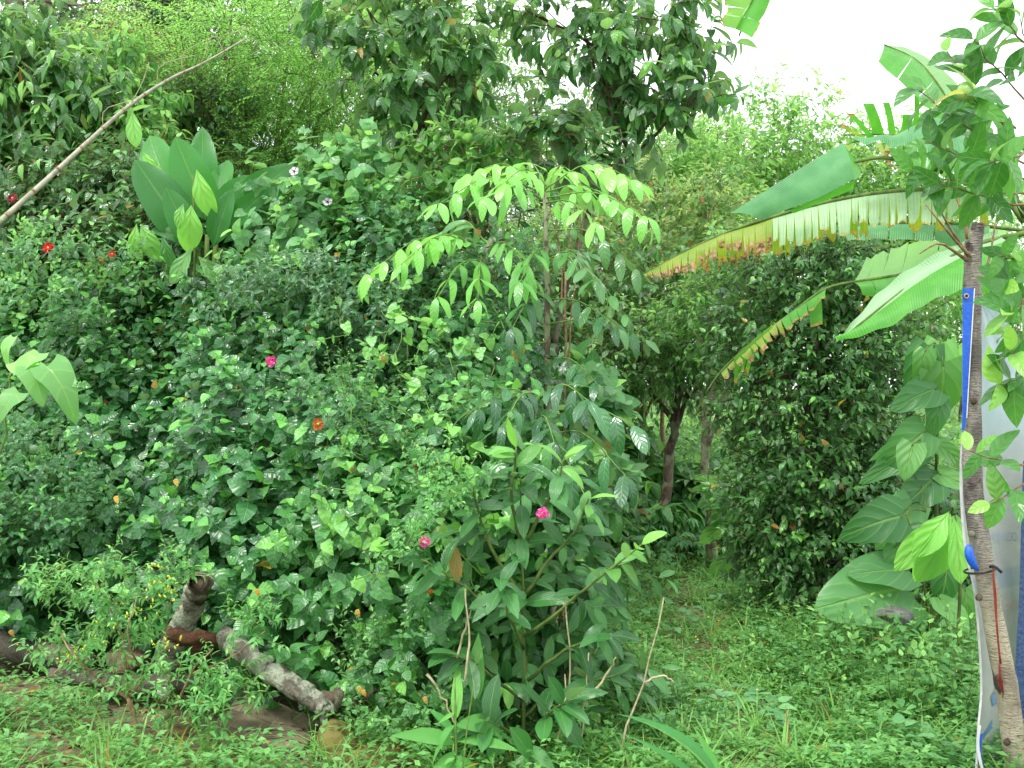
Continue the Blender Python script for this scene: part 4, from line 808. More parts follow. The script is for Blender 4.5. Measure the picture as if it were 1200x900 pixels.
# ================================================================== BAMBOO POLE, PADDLE PLANT, RIBBED LEAVES, VINE
r = thing('bamboo_pole', 'long weathered bamboo pole leaning across the upper left foliage', 'pole', tuple(P(2, 262, 7.2)))
m = MB(); pts = curve([P(-60, 312, 7.1), P(4, 256, 7.2), P(60, 206, 7.4), P(110, 160, 7.6), P(155, 121, 7.8), P(200, 92, 8.1), P(240, 73, 8.3), P(290, 44, 8.6)], 40); m.tube(pts, np.linspace(.023, .006, 40), 9, .05); m.build('pole', B_bamboo, r)
for k in range(3, 38, 3): m = MB(); a = pts[k]; t_ = norm((pts[k+1] - pts[k-1])[None])[0] * .008; m.tube([a - t_, a, a + t_], [np.interp(k, [0, 39], [.024, .007]) * 1.05] * 3, 9); m.build('node', B_twig, r)
m = MB()
for k in (18, 22, 26, 30, 33, 36): m.tube(curve([pts[k], pts[k] + [rng.uniform(-.05, .12), 0, rng.uniform(.08, .2)], pts[k] + [rng.uniform(0, .3), 0, rng.uniform(.1, .3)]], 6), .003, 5)
m.build('side_twigs', B_dry, r)

r = thing('paddle_leaved_plant', 'plant with giant upright paddle leaves on the bank', 'plant', gp(240, 7.65 )); 
T['paddle'] = (variants('paddle', .46, 6, 3, bend=.12, fold=.25), variants('paddle', .38, 12, 4, bend=.2, fold=.45, cross=2, wave=.03))
leaves_px([(222, 268, 7.45, 160, 148, 7.55, .95), (248, 262, 7.45, 206, 164, 7.25, 1.15), (240, 262, 7.55, 236, 150, 7.85, .8), (252, 262, 7.35, 292, 200, 7.45, 1.1), (225, 285, 7.25, 160, 188, 7.25, 1.1), (262, 258, 7.3, 338, 192, 7.2, .9), (262, 270, 7.2, 312, 222, 7.0, .9), (230, 290, 7.15, 195, 222, 7.05, 1.1), (250, 290, 7.15, 268, 222, 7.05, 1.0), (258, 250, 7.45, 262, 175, 7.85, .8), (240, 290, 7.25, 180, 262, 6.95, .9), (262, 285, 7.25, 318, 240, 7.25, .7)], r, 'paddle', L_paddle, up=(0, -1, .25))
m = MB()
for dx in (-14, -6, 2, 10): m.tube(curve([P(240+dx*.4, 420, 7.45), P(240+dx, 330, 7.35), P(240+dx*1.4, 275, 7.35)], 6), np.linspace(.03, .015, 6), 7)
m.build('stalk', B_green, r)
r = thing('ribbed_leaf_sapling', 'sapling with pale yellow-green ribbed leaves before the giant paddle leaves', 'sapling', gp(225, 7.05))
m = MB(); m.tube(curve([P(225, 420, 7.05), P(228, 300, 7.05), P(226, 205, 7.05)], 8), np.linspace(.012, .005, 8), 6); m.build('stem', B_green, r)
leaves_px([(230, 198, 7.05, 240, 250, 6.85, .9, 1), (224, 240, 6.95, 222, 288, 6.75, 1.2, 1), (215, 238, 6.95, 205, 262, 6.75, .9, .8), (160, 262, 7.05, 150, 298, 6.85, .9, .9), (165, 262, 6.95, 178, 300, 6.75, 1.1, .8), (155, 130, 7.45, 158, 170, 7.35, 1, .8), (168, 178, 7.45, 180, 208, 7.35, 1.1, .9), (225, 290, 6.95, 200, 330, 6.75, .9, .4), (232, 300, 6.95, 262, 330, 6.75, .9, .3), (190, 275, 6.95, 196, 312, 6.75, .8, 0)], r, 'cacao', L_cacao, up=(0, -1, .4))
leaves_px([(12, 105, 8.6, 16, 148, 8.5, .8, .4), (96, 128, 8.6, 98, 150, 8.5, .6, .9)], r, 'cacao', L_olive, up=(0, -1, .4))
r = thing('large_vine', 'vine with large pale soft leaves at the left edge of the hedge', 'vine', gp(5, 5.6))
m = MB(); m.tube(curve([P(-30, 700, 5.9), P(5, 520, 5.6), P(15, 440, 5.5), P(40, 410, 5.5)], 12, .01), .006, 6); m.build('stem', B_greentwig, r)
leaves_px([(32, 432, 5.3, 5, 405, 5.5, 1.1, 1), (46, 414, 5.4, 16, 434, 5.0, 1.0, .7), (54, 430, 5.3, 92, 458, 5.0, 1.1, .2), (34, 430, 5.3, 50, 455, 5.0, 1.2, .4), (22, 460, 5.2, -12, 480, 4.9, 1.3, .4), (15, 395, 5.5, -10, 415, 5.3, 1.1, .7), (60, 425, 5.4, 85, 448, 5.1, 1, .3)], r, 'round', L_vine, width=.68, up=(0, -.7, .8))

def disc_flower(c, r_, mat, mat2, parent, petals=5, label=None, layers=1, tilt=(0, -1, .3), ruffle=.2, name='flower'):
    V = []; Fc = []; tz = norm(np.array([tilt]) + rng.normal(0, .15, (1, 3))); A, Bb = basis(tz); A, Bb, tz = A[0], Bb[0], tz[0]
    for l_ in range(layers):
        q = 1 - .22 * l_
        for k in range(petals):
            a0 = 6.283 * (k + .5 * l_) / petals; s0 = len(V)
            for (rr, da, h) in ((.08, 0, 0), (.55, -.42, .12), (.62, 0, .02), (.55, .42, .12), (.95, -.45, .2), (1.05, 0, .28), (.95, .45, .2)):
                a = a0 + da * (6.28 / petals) * .95; R = r_ * q * rr * (1 + rng.normal(0, ruffle * .3)); V.append(np.asarray(c) + R * (math.cos(a)*A + math.sin(a)*Bb) + tz * r_ * (h + .22*l_ + rng.normal(0, ruffle * .35)))
            Fc += [(s0, s0+1, s0+2), (s0, s0+2, s0+3), (s0+1, s0+4, s0+5, s0+2), (s0+2, s0+5, s0+6, s0+3)]
    me = bpy.data.meshes.new(name); me.from_pydata([tuple(v) for v in V], [], Fc); me.materials.append(mat)
    f = link(name, me, parent)
    if label: f['label'] = label
    m_ = MB(); cc = np.asarray(c); m_.tube([cc, cc + tz * r_ * .25, cc + tz * r_ * .5], [r_*.22, r_*.2, r_*.08], 7); me2 = m_.build('flower_centre', mat2, None)
    me2.parent = f; me2.location = -Vector(world_loc(f))
    return f
M_pink = plain_mat('pink_petal', '#cc3484', '#e474b0', .6, 60, .1, .3, .3); M_red = plain_mat('red_petal', '#a80f18', '#c8202a', .6, 60, .1, .3, .3); M_maroon = plain_mat('maroon_petal', '#6a0f24', '#8a1a34', .6, 60, .1, .3, .2)
M_white = plain_mat('white_petal', '#cfc4d2', '#e4dce8', .6, 60, .1, .3, .3); M_purple = plain_mat('purple_throat', '#3a1a3a', '#5a2a56', .6); M_yel = plain_mat('yellow_stamen', '#d0b030', '#e0c850', .6)
M_wilt = plain_mat('wilted_petal', '#a04a18', '#c06a30', .7, 60, .1, .3, .2)
r = thing('white_flowered_vine', 'twining vine with heart-shaped leaves and white purple-throated flowers', 'vine', gp(380, 7.3))
o, dd = blob_sprays([B(370, 215, 7.2, (.28, .12), 26), B(420, 215, 7.2, (.25, .12), 22), B(385, 250, 7.2, (.24, .14), 26), B(400, 260, 7.1, (.3, .14), 26), B(340, 300, 7.0, (.25, .14), 22), B(445, 200, 7.2, (.15, .1), 12)])
b, tw = sprays(o, dd, .28, 6, .115, out=70, up=.7, droop=.1, ldroop=.4, jit=.3, young=.5, facing=(0, -.5, 0)); twig_mesh(tw, .0025, B_greentwig, r, 'tendrils'); emit(b, 'heart', L_vine, r, 200, cell=10)
for (x, y) in ((345, 201), (384, 237), (395, 303)): disc_flower(P(x, y, 6.75), .03, M_white, M_purple, r, 5, 'white flower with a purple throat', ruffle=.05)
r2 = thing('pale_leaf_climber', 'climber with big pale grey-green leaves below the white flowers', 'vine', gp(345, 7.0))
leaves_px([(345, 262, 6.9, 335, 300, 6.7, .9, .1), (352, 258, 6.9, 358, 300, 6.7, 1, .1), (340, 255, 6.9, 325, 280, 6.7, .8, .2), (362, 290, 6.9, 375, 320, 6.7, 1, .1), (455, 205, 6.8, 470, 190, 6.7, .8, .3)], r2, 'heart', L_cacao, up=(0, -1, .3))
m = MB(); m.tube(curve([P(350, 420, 7), P(348, 320, 7), P(347, 255, 6.9)], 8, .01), .005, 5); m.build('stem', B_greentwig, r2)

def bush_near(px, py):
    q = P(px, py, 6); best = min(range(len(BUSH)), key=lambda i: (BUSH[i].location[0] - q[0]) ** 2 + (hedge_specs[i][1] * 2.5 - q[2]) ** 2); return BUSH[best]
for (x, y, d_, rr, mt, lay, lab) in ((318, 424, 5.55, .028, M_pink, 3, 'double pink flower high in the bush'), (497, 636, 4.4, .026, M_pink, 3, 'double pink flower low in the bush'), (636, 602, 4.25, .024, M_pink, 3, 'double pink flower beside the oblong leaves'),
     (57, 291, 6.4, .034, M_red, 2, 'red flower'), (132, 298, 6.7, .022, M_red, 2, 'red flower'), (15, 233, 7.4, .035, M_maroon, 2, 'maroon flower'), (373, 497, 5.1, .028, M_wilt, 1, 'wilted orange flower'), (504, 693, 4.5, .012, M_wilt, 1, 'wilted flower bud')):
    disc_flower(P(x, y, d_), rr, mt, M_yel, bush_near(x, y), 6, lab, lay, ruffle=.5 if lay == 3 else .25)
for (x, y, d_) in ((300, 694, 4.7), (135, 585, 5.4), (418, 718, 4.6), (425, 812, 4.6), (420, 808, 4.6), (497, 820, 4.5), (12, 742, 5.6), (448, 420, 5.6), (205, 565, 5.3)):
    leaves_px([(x, y-4, d_, x+3, y+5, d_-.03, 1.1, rng.random(), (0, -1, .2))], bush_near(x, y), 'ovate', L_dry, name='yellow_leaf')
# ================================================================== BANANA PLANT
def banana_mat(name, c1, c2, back, trans=.45, rough=.42):
    t = NT(name); uv = t.n("ShaderNodeUVMap"); sp = t.n("ShaderNodeSeparateXYZ"); t.l(uv.outputs[0], sp.inputs[0]); u, v = sp.outputs[0], sp.outputs[1]
    vein = t.math('SINE', t.math('MULTIPLY', v, 420)); n1 = t.noise(9, 5, t.pos()); n2 = t.noise(45, 4, t.pos())
    at = t.n("ShaderNodeAttribute"); at.attribute_name = 'tone'
    c = t.mix(t.rng(n1, .3, .7), lin(c1), lin(c2)); c = t.mix(t.math('MULTIPLY', t.rng(vein, .2, 1), .16), c, lin(back))
    geo = t.n("ShaderNodeNewGeometry"); c = t.mix(t.math('MULTIPLY', geo.outputs['Backfacing'], .55), c, lin(back))
    e = t.math('ADD', t.math('ADD', u, t.math('MULTIPLY', t.math('SUBTRACT', n2, .5), .45)), t.math('SUBTRACT', t.math('MULTIPLY', at.outputs['Fac'], .75), .25))
    c = t.mix(t.rng(e, .84, .93), c, lin('#a89a3a')); c = t.mix(t.rng(e, .90, .98), c, t.mix(t.rng(n2, .35, .65), lin('#5e3a1c'), lin('#c2a07a')))
    c = t.mix(t.rng(t.math('ADD', u, t.math('MULTIPLY', n2, .02)), .03, .0), c, lin('#9aac58'))
    b = t.bsdf(c, rough, .45, t.math('ADD', vein, n1), .35, .004)
    tr = t.n("ShaderNodeBsdfTranslucent"); t.l(t.mix(1, c, (1.7, 1.9, .7, 1), 'MULTIPLY'), tr.inputs[0]); ms = t.n("ShaderNodeMixShader"); ms.inputs[0].default_value = trans
    t.l(b, ms.inputs[1]); t.l(tr.outputs[0], ms.inputs[2]); return t.fin(ms.outputs[0])
BN_green = banana_mat('banana_blade', '#4f9a3a', '#62ab48', '#9cc086')
BN_top = banana_mat('banana_blade_top', '#3c7e44', '#508f54', '#86ac80', .2)
BN_pale = banana_mat('banana_blade_pale', '#90b48a', '#a8c49c', '#c4d4b8', .3)
BN_soft = banana_mat('banana_blade_underside', '#6a9c6c', '#7cac7c', '#a4c49c', .25)
BN_yel = banana_mat('banana_blade_yellow', '#7c9c3a', '#9aa64c', '#bcc488', .4)

def px_curve(pts, n): return curve([P(*p) for p in pts], n)
def sheet(name, A, Bc, mat, parent, nu=28, nv=5, bulge=0.0, tone=.25, strips=None, ragged=.0, gap=.0, wav=.0, toe=None):
    """leaf blade between the line A (midrib) and the line Bc (edge); strips: how many torn ribbons"""
    a = px_curve(A, nu + 1); b = px_curve(Bc, nu + 1); V, UV, Fc = [], [], []
    mid_n = norm(np.cross(np.gradient(a, axis=0), b - a)); 
    def pt(ui, v, k, tw, ln):
        q = np.interp; A_ = np.array([q(ui, np.arange(nu+1), a[:, i]) for i in range(3)]); B_ = np.array([q(ui, np.arange(nu+1), b[:, i]) for i in range(3)]); N_ = np.array([q(ui, np.arange(nu+1), mid_n[:, i]) for i in range(3)])
        p = A_ + (B_ - A_) * v * ln + N_ * (bulge * math.sin(v * math.pi * .9) + wav * math.sin(ui * 1.1 + k) * v + tw * v * v)
        return p
    if not strips: bounds = [(0, nu)]
    else:
        cuts = np.sort(np.concatenate([[0, nu], (np.arange(1, strips) + rng.uniform(-.3, .3, strips - 1)) * nu / strips])); bounds = list(zip(cuts[:-1], cuts[1:]))
    for k, (u0, u1) in enumerate(bounds):
        ns = max(2, int(round((u1 - u0) * 1.0))) if not strips else 2
        ns = nu if not strips else ns; s0 = len(V); tw = rng.normal(0, .02) if strips else 0; ln = 1 - abs(rng.normal(0, ragged)) if strips else 1; w_ = (u1 - u0)
        for j in range(nv + 1):
            v = j / nv; g = gap * w_ * v * (rng.uniform(.5, 1.2) if strips else 0)
            for i in range(ns + 1):
                ui = u0 + g * .5 + (w_ - g) * i / ns; rg = (1 + rng.normal(0, ragged * .35)) if j == nv else 1
                V.append(pt(ui, v * rg, k * 2.1, tw * (1 if i % 2 else .3), ln)); UV.append((v, ui / nu))
        W = ns + 1
        Fc += [(s0+j*W+i, s0+j*W+i+1, s0+(j+1)*W+i+1, s0+(j+1)*W+i) for j in range(nv) for i in range(ns)]
    V = np.array(V); fl = np.array([i for f in Fc for i in f]); ft = np.full(len(Fc), 4)
    me = raw_mesh(name, V, (fl, ft), np.array(UV), np.full(len(V), tone), mat); return link(name, me, parent)
def rib(name, pts, r0, r1, mat, parent, n=24):
    m = MB(); m.tube(px_curve(pts, n), np.linspace(r0, r1, n), 7); return m.build(name, mat, parent)

bp = thing('banana_plant', 'banana plant reaching in from the right with a long tattered horizontal leaf', 'banana plant', gp(1235, 5.9))
m = MB(); m.tube(curve([P(1245, 860, 5.9), P(1240, 600, 5.9), P(1232, 400, 5.9), P(1222, 260, 5.9)], 14), np.linspace(.13, .07, 14), 14, .05); m.build('pseudostem', B_green, bp)
lf = rib('tattered_leaf', [(1225, 262, 5.9), (1172, 226, 5.9), (1100, 222, 5.9), (1030, 226, 5.95), (960, 239, 6), (900, 256, 6), (850, 273, 6.05), (800, 296, 6.1), (748, 325, 6.15)], .018, .004, B_green, bp)
lf['label'] = 'long horizontal tattered leaf browned towards its tip'
A1 = [(1165, 224, 5.9), (1100, 222, 5.9), (1030, 226, 5.95), (960, 239, 6), (905, 255, 6)]; A2 = [(905, 255, 6), (850, 273, 6.05), (800, 296, 6.1), (748, 325, 6.15)]
sheet('blade', A1, [(1160, 262, 5.83), (1100, 264, 5.82), (1030, 270, 5.86), (962, 282, 5.9), (905, 296, 5.92)], BN_pale, lf, 40, 6, .02, .22, 24, .14, .3)
sheet('blade', A1, [(1160, 266, 6.02), (1100, 270, 6.04), (1030, 276, 6.08), (962, 288, 6.1), (905, 304, 6.12)], BN_yel, lf, 40, 6, -.02, .3, 19, .18, .3)
sheet('blade', A2, [(905, 300, 5.92), (852, 310, 5.97), (800, 323, 6.02), (756, 330, 6.1)], BN_yel, lf, 30, 6, .02, .66, 18, .25, .3)
sheet('blade', A2, [(905, 302, 6.12), (852, 314, 6.17), (800, 324, 6.2), (756, 329, 6.2)], BN_yel, lf, 30, 6, -.02, .5, 15, .25, .35)
lf = rib('folded_leaf', [(1180, 235, 6.0), (1100, 200, 5.9), (1040, 185, 5.75), (1000, 190, 5.7)], .016, .008, B_green, bp); lf['label'] = 'broad untorn blade folded over and pointing down left'
sheet('blade', [(988, 167, 5.6), (940, 196, 5.58), (895, 225, 5.58), (856, 250, 5.6)], [(1001, 211, 5.5), (962, 232, 5.47), (925, 246, 5.48), (893, 259, 5.52)], BN_top, lf, 26, 8, .035, .0)
sheet('blade', [(988, 167, 5.6), (995, 185, 5.66), (1001, 211, 5.5)], [(988, 168, 5.62), (1004, 190, 5.72), (1010, 206, 5.7)], BN_green, lf, 10, 3, .0, .0)
sheet('blade', [(1001, 211, 5.5), (970, 226, 5.5), (925, 247, 5.5)], [(1000, 222, 5.62), (975, 232, 5.6), (930, 250, 5.55)], BN_green, lf, 12, 3, .0, .0)
lf = rib('upright_leaf', [(1200, 260, 6.1), (1150, 190, 6.2), (1105, 110, 6.2), (1075, 72, 6.2), (1036, 52, 6.2)], .018, .004, B_green, bp); lf['label'] = 'bright upright leaf with a blunt torn tip against the sky'
sheet('blade', [(1140, 165, 6.2), (1105, 108, 6.2), (1075, 70, 6.2), (1036, 53, 6.2)], [(1120, 158, 6.05), (1085, 125, 6.0), (1055, 98, 6.0), (1028, 73, 6.1)], BN_green, lf, 26, 5, .02, .12, 4, .02, .05)
sheet('blade', [(1140, 165, 6.2), (1105, 108, 6.2), (1075, 70, 6.2), (1038, 53, 6.2)], [(1165, 160, 6.45), (1125, 102, 6.45), (1090, 70, 6.45), (1060, 55, 6.4)], BN_green, lf, 26, 4, .0, .12)
lf = rib('wavy_leaf', [(1200, 255, 6.0), (1170, 190, 5.9), (1110, 160, 5.85), (1050, 158, 5.8), (998, 167, 5.8)], .014, .004, B_green, bp); lf['label'] = 'wavy-edged leaf just above the folded blade'
sheet('blade', [(1180, 195, 5.9), (1110, 142, 5.85), (1075, 146, 5.85), (1045, 160, 5.8), (1000, 167, 5.8)], [(1180, 230, 5.7), (1120, 204, 5.7), (1078, 182, 5.68), (1040, 171, 5.7), (1000, 168, 5.75)], BN_top, lf, 30, 6, .03, .05, wav=.015)
lf = rib('shredded_leaf', [(1190, 245, 6.5), (1120, 185, 6.5), (1050, 160, 6.5), (985, 158, 6.5)], .01, .004, B_green, bp); lf['label'] = 'yellowed shredded old leaf behind the folded blade'
for (x0, y0, x1, y1, w_, tn) in ((1010, 160, 985, 145, 8, .5), (1022, 162, 996, 133, 8, .35), (1030, 158, 1017, 121, 13, .1), (1046, 158, 1038, 120, 8, .1), (1060, 160, 1063, 134, 12, .1), (1072, 150, 1074, 112, 6, .0), (1044, 165, 1040, 180, 9, .8), (1082, 176, 1084, 194, 6, .7), (1030, 168, 1046, 195, 6, .8), (995, 170, 985, 182, 10, .9)):
    sheet('ribbon', [(x0 - w_/2, y0, 6.5), (x0 + w_/2, y0, 6.5)], [(x1 - w_/2, y1, 6.45), (x1 + w_/2, y1, 6.45)], BN_green if tn < .4 else BN_yel, lf, 2, 4, .02, tn)
lf = rib('lower_leaf', [(1215, 270, 5.9), (1140, 288, 5.7), (1080, 325, 5.6), (1030, 362, 5.5), (981, 401, 5.45)], .016, .003, B_green, bp); lf['label'] = 'drooping leaf behind the bare trunk with one pale upturned half'
Mid = [(1180, 282, 5.75), (1130, 300, 5.62), (1080, 328, 5.55), (1030, 365, 5.48), (981, 401, 5.45)]
sheet('blade', Mid, [(1170, 268, 5.75), (1112, 290, 5.65), (1060, 318, 5.6), (1020, 352, 5.55), (981, 400, 5.45)], BN_soft, lf, 30, 5, .02, .05, wav=.01)
sheet('blade', Mid, [(1180, 325, 5.55), (1130, 340, 5.45), (1085, 358, 5.4), (1040, 385, 5.38), (984, 402, 5.43)], BN_green, lf, 30, 6, .035, .1, wav=.008)
lf = rib('drooping_leaf', [(1200, 300, 6.6), (1130, 305, 6.7), (1060, 321, 6.8), (1010, 329, 6.8), (968, 338, 6.8), (930, 365, 6.8), (880, 402, 6.85), (845, 435, 6.9), (826, 462, 6.9)], .014, .004, B_green, bp); lf['label'] = 'old drooping leaf with withered hanging ribbons in front of the dark shrub'
sheet('blade', [(1180, 302, 6.62), (1060, 321, 6.8), (1000, 331, 6.8)], [(1180, 262, 6.8), (1070, 280, 7.0), (1015, 300, 7.0)], BN_green, lf, 20, 5, .03, .1, 6, .1, .05)
sheet('blade', [(1180, 302, 6.62), (1060, 321, 6.8), (1000, 331, 6.8)], [(1160, 345, 6.6), (1060, 350, 6.72), (1010, 345, 6.75)], BN_green, lf, 20, 5, .03, .1, 5, .1, .05)
sheet('blade', [(968, 338, 6.8), (940, 356, 6.8), (915, 375, 6.8)], [(968, 352, 6.72), (944, 372, 6.72), (922, 388, 6.72)], BN_green, lf, 14, 4, .01, .4, 5, .15, .1)
sheet('blade', [(962, 342, 6.82), (945, 352, 6.82)], [(964, 380, 6.8), (950, 384, 6.8)], BN_green, lf, 4, 4, .01, .3, 1)
sheet('blade', [(915, 375, 6.8), (880, 402, 6.85), (845, 437, 6.9)], [(925, 400, 6.75), (893, 418, 6.78), (850, 452, 6.85)], BN_yel, lf, 20, 4, .01, .55, 9, .3, .45)
sheet('blade', [(905, 380, 6.8), (860, 420, 6.85)], [(893, 415, 6.95), (858, 448, 6.95)], BN_green, lf, 14, 4, .01, .35, 5, .3, .3)
lf = rib('hanging_leaf', [(1200, 270, 6.4), (1120, 262, 6.4), (1040, 262, 6.4), (985, 270, 6.4)], .012, .004, B_green, bp); lf['label'] = 'pale leaf hanging behind the tattered leaf'
sheet('blade', [(1160, 264, 6.4), (1100, 262, 6.4), (1040, 262, 6.4), (985, 268, 6.4)], [(1155, 292, 6.3), (1100, 285, 6.3), (1040, 284, 6.3), (992, 282, 6.3)], BN_top, lf, 24, 4, .02, .15, 6, .1, .08)
lf = rib('cut_leaf', [(905, -60, 5.2), (892, -20, 5.2), (878, 12, 5.2), (866, 42, 5.2)], .012, .004, B_green, bp); lf['label'] = 'torn leaf end hanging in from the top edge'
sheet('blade', [(905, -60, 5.2), (888, -12, 5.2), (872, 15, 5.2), (862, 34, 5.2)], [(880, -60, 5.12), (862, -12, 5.1), (850, 12, 5.1), (850, 32, 5.1)], BN_green, lf, 18, 4, .01, .3, 5, .1, .1)
sheet('blade', [(905, -60, 5.2), (888, -12, 5.2), (872, 15, 5.2), (862, 34, 5.2)], [(930, -50, 5.15), (908, -2, 5.15), (896, 22, 5.15), (882, 46, 5.15)], BN_green, lf, 18, 4, .01, .2, 3, .08, .05)

# ================================================================== BARE TRUNK, TARPAULIN
def trunk_mat():
    t = NT('silvery_bark'); p = t.pos(1, 1, .5); n1 = t.noise(10, 6, p); n2 = t.noise(60, 5, t.pos(1, 1, 3)); n3 = t.noise(5, 5, t.pos())
    sp = t.n("ShaderNodeSeparateXYZ"); t.l(t.pos(), sp.inputs[0]); hz = t.rng(sp.outputs[2], 1.1, .5)
    len_ = t.noise(16, 4, t.pos(1, 1, 7)); c = t.mix(t.rng(n1, .38, .62), lin('#6c6660'), lin('#aaa598')); c = t.mix(hz, c, t.mix(t.rng(n1, .4, .7), lin('#c8bda4'), lin('#8f8470')))
    c = t.mix(t.rng(n3, .56, .62), c, lin('#4f4440')); c = t.mix(t.rng(n2, .60, .70, 0, .7), c, lin('#4a423a')); c = t.mix(t.rng(len_, .64, .70, 0, .8), c, lin('#4c443c')); c = t.mix(t.rng(len_, .36, .30, 0, .5), c, lin('#c9c6ba'))
    return t.fin(t.bsdf(c, .75, .3, t.math('ADD', n1, t.math('ADD', n2, len_)), 1.0, .015))
r = thing('bare_trunk', 'slender silvery bare trunk leaning at the right with a cut top', 'trunk', gp(1190, 4.3))
tp = px_curve([(1144, 262, 4.3), (1140, 300, 4.3), (1139, 400, 4.3), (1139, 500, 4.3), (1141, 580, 4.3), (1151, 650, 4.3), (1165, 730, 4.3), (1180, 810, 4.3), (1192, 900, 4.3), (1200, 960, 4.3)], 60)
rr = np.interp(np.linspace(0, 1, 60), [0, .1, .4, .6, .8, 1], [.032, .033, .037, .040, .043, .047]) * (1 + rng.normal(0, .02, 60))
m = MB(); m.tube(tp, rr, 20, .05); m.build('bark', trunk_mat(), r)
for (x, y, dx, dy) in ((1141, 626, -.02, 0), (1139, 470, .02, 0), (1150, 700, -.03, 0), (1172, 795, -.02, 0), (1178, 870, .02, 0)):
    m = MB(); c = P(x + dx*100, y, 4.262); m.tube([c, c + [0, -.006, 0], c + [0, -.010, 0]], [.016, .012, .005], 8, .3); m.build('knot', B_dark, r)
for pts in ([(1133, 305, 4.28), (1120, 296, 4.2), (1100, 285, 4.1), (1078, 297, 4.0)], [(1135, 300, 4.27), (1115, 270, 4.2), (1098, 240, 4.15)], [(1137, 300, 4.27), (1122, 285, 4.15), (1085, 240, 4.1)], [(1150, 330, 4.28), (1160, 300, 4.3), (1168, 250, 4.3)], [(1134, 280, 4.27), (1128, 250, 4.25), (1112, 212, 4.25)]):
    m = MB(); m.tube(px_curve(pts, 8), np.linspace(.008, .0025, 8), 6, .1); m.build('broken_twig', B_twig, r)

t = NT('translucent_sheet'); p = t.pos(); n = t.noise(3, 4, p); n2 = t.noise(40, 3, t.pos(1, 1, .3)); sp = t.n("ShaderNodeSeparateXYZ"); t.l(p, sp.inputs[0])
c = t.mix(t.rng(n, .3, .7), lin('#a6a8ac'), lin('#c0c0c0')); band = t.math('MULTIPLY', t.rng(sp.outputs[2], .73, .75), t.rng(sp.outputs[2], .83, .81)); c = t.mix(t.math('MULTIPLY', band, .55), c, lin('#7d93b0'))
top = t.rng(sp.outputs[2], 1.2, 1.5); c = t.mix(top, c, lin('#a9bdc4')); b1 = t.bsdf(c, .35, .5, t.math('ADD', n, t.math('MULTIPLY', n2, .3)), .4, .02)
tr = t.n("ShaderNodeBsdfTranslucent"); t.l(c, tr.inputs[0]); ms = t.n("ShaderNodeMixShader"); ms.inputs[0].default_value = .35; t.l(b1, ms.inputs[1]); t.l(tr.outputs[0], ms.inputs[2])
tp2 = t.n("ShaderNodeBsdfTransparent"); ms2 = t.n("ShaderNodeMixShader"); t.set(ms2.inputs[0], t.math('MULTIPLY', t.math('SUBTRACT', 1, top), .12)); ms2.inputs[0].default_value = .1; t.l(ms.outputs[0], ms2.inputs[1]); t.l(tp2.outputs[0], ms2.inputs[2]); M_tarp = t.fin(ms2.outputs[0])
M_blue = plain_mat('blue_tarpaulin', '#1450b8', '#1c60cc', .45, 80, .3, .5); M_edge = plain_mat('white_hem', '#c4c6c8', '#dcdcdc', .5); M_print = plain_mat('faded_blue_print', '#5a7ea8', '#6f90b4', .5, 60); M_letter = plain_mat('faded_lettering', '#7f96ae', '#8c9fb2', .5, 60); M_peach = plain_mat('faded_peach_print', '#b8a492', '#c4b09c', .5, 60)
tarp = thing('tarpaulin', 'grey translucent plastic sheet with mirrored faded print hung behind the bare trunk', 'tarpaulin', tuple(P(1160, 900, 4.55)))
def grid(name, rows, mat, parent, nu=18, nv=40, fold=.0, thick=True):
    """rows: list of horizontal lines (left point, right point) from top to bottom"""
    Lp = curve([P(*a) for a, b in rows], nv + 1); Rp = curve([P(*b) for a, b in rows], nv + 1); V = []
    for j in range(nv + 1):
        for i in range(nu + 1):
            u = i / nu; q = Lp[j] * (1 - u) + Rp[j] * u; q = q + np.array([0, fold * (math.sin(u * 11 + j * .12) + .5 * math.sin(u * 23 - j * .2)), 0]); V.append(q)
    W = nu + 1; f = [(j*W+i, (j+1)*W+i, (j+1)*W+i+1, j*W+i+1) for j in range(nv) for i in range(nu)]
    me = bpy.data.meshes.new(name); me.from_pydata([tuple(v) for v in V], [], f); me.polygons.foreach_set('use_smooth', [True]*len(f)); me.materials.append(mat); return link(name, me, parent)
grid('sheet', [((1144, 345, 4.42), (1150, 345, 4.42)), ((1138, 372, 4.42), (1182, 380, 4.7)), ((1133, 440, 4.42), (1215, 420, 5.0)), ((1129, 500, 4.42), (1225, 480, 5.0)), ((1127, 560, 4.42), (1225, 560, 5.0)), ((1131, 640, 4.4), (1225, 650, 4.95)), ((1143, 700, 4.4), (1225, 720, 4.9)), ((1150, 800, 4.4), (1225, 800, 4.9)), ((1146, 860, 4.38), (1225, 870, 4.85)), ((1142, 960, 4.35), (1225, 960, 4.8))], M_tarp, tarp, 22, 60, .008)
def ribbon(name, pts, w0, w1, mat, parent, n=40):
    c_ = px_curve(pts, n); wd = np.linspace(w0, w1, n)[:, None]; V = np.concatenate([c_ - [1, 0, 0] * wd / 2, c_ + [1, 0, 0] * wd / 2]); V2 = V + [0, .002, 0]; f = [(i, i+1, n+i+1, n+i) for i in range(n-1)]; f += [tuple(2*n + q for q in reversed(a)) for a in f]
    me = bpy.data.meshes.new(name); me.from_pydata([tuple(v) for v in np.concatenate([V, V2])], [], f); me.materials.append(mat); return link(name, me, parent)
ribbon('hem', [(1130, 480, 4.36), (1126, 560, 4.36), (1131, 640, 4.34), (1143, 700, 4.34), (1150, 800, 4.34), (1146, 860, 4.32), (1142, 960, 4.3)], .010, .008, M_edge, tarp)
ribbon('hem', [(1148, 850, 4.3), (1146, 875, 4.3), (1152, 905, 4.3), (1162, 935, 4.3)], .012, .012, M_edge, tarp, 12)
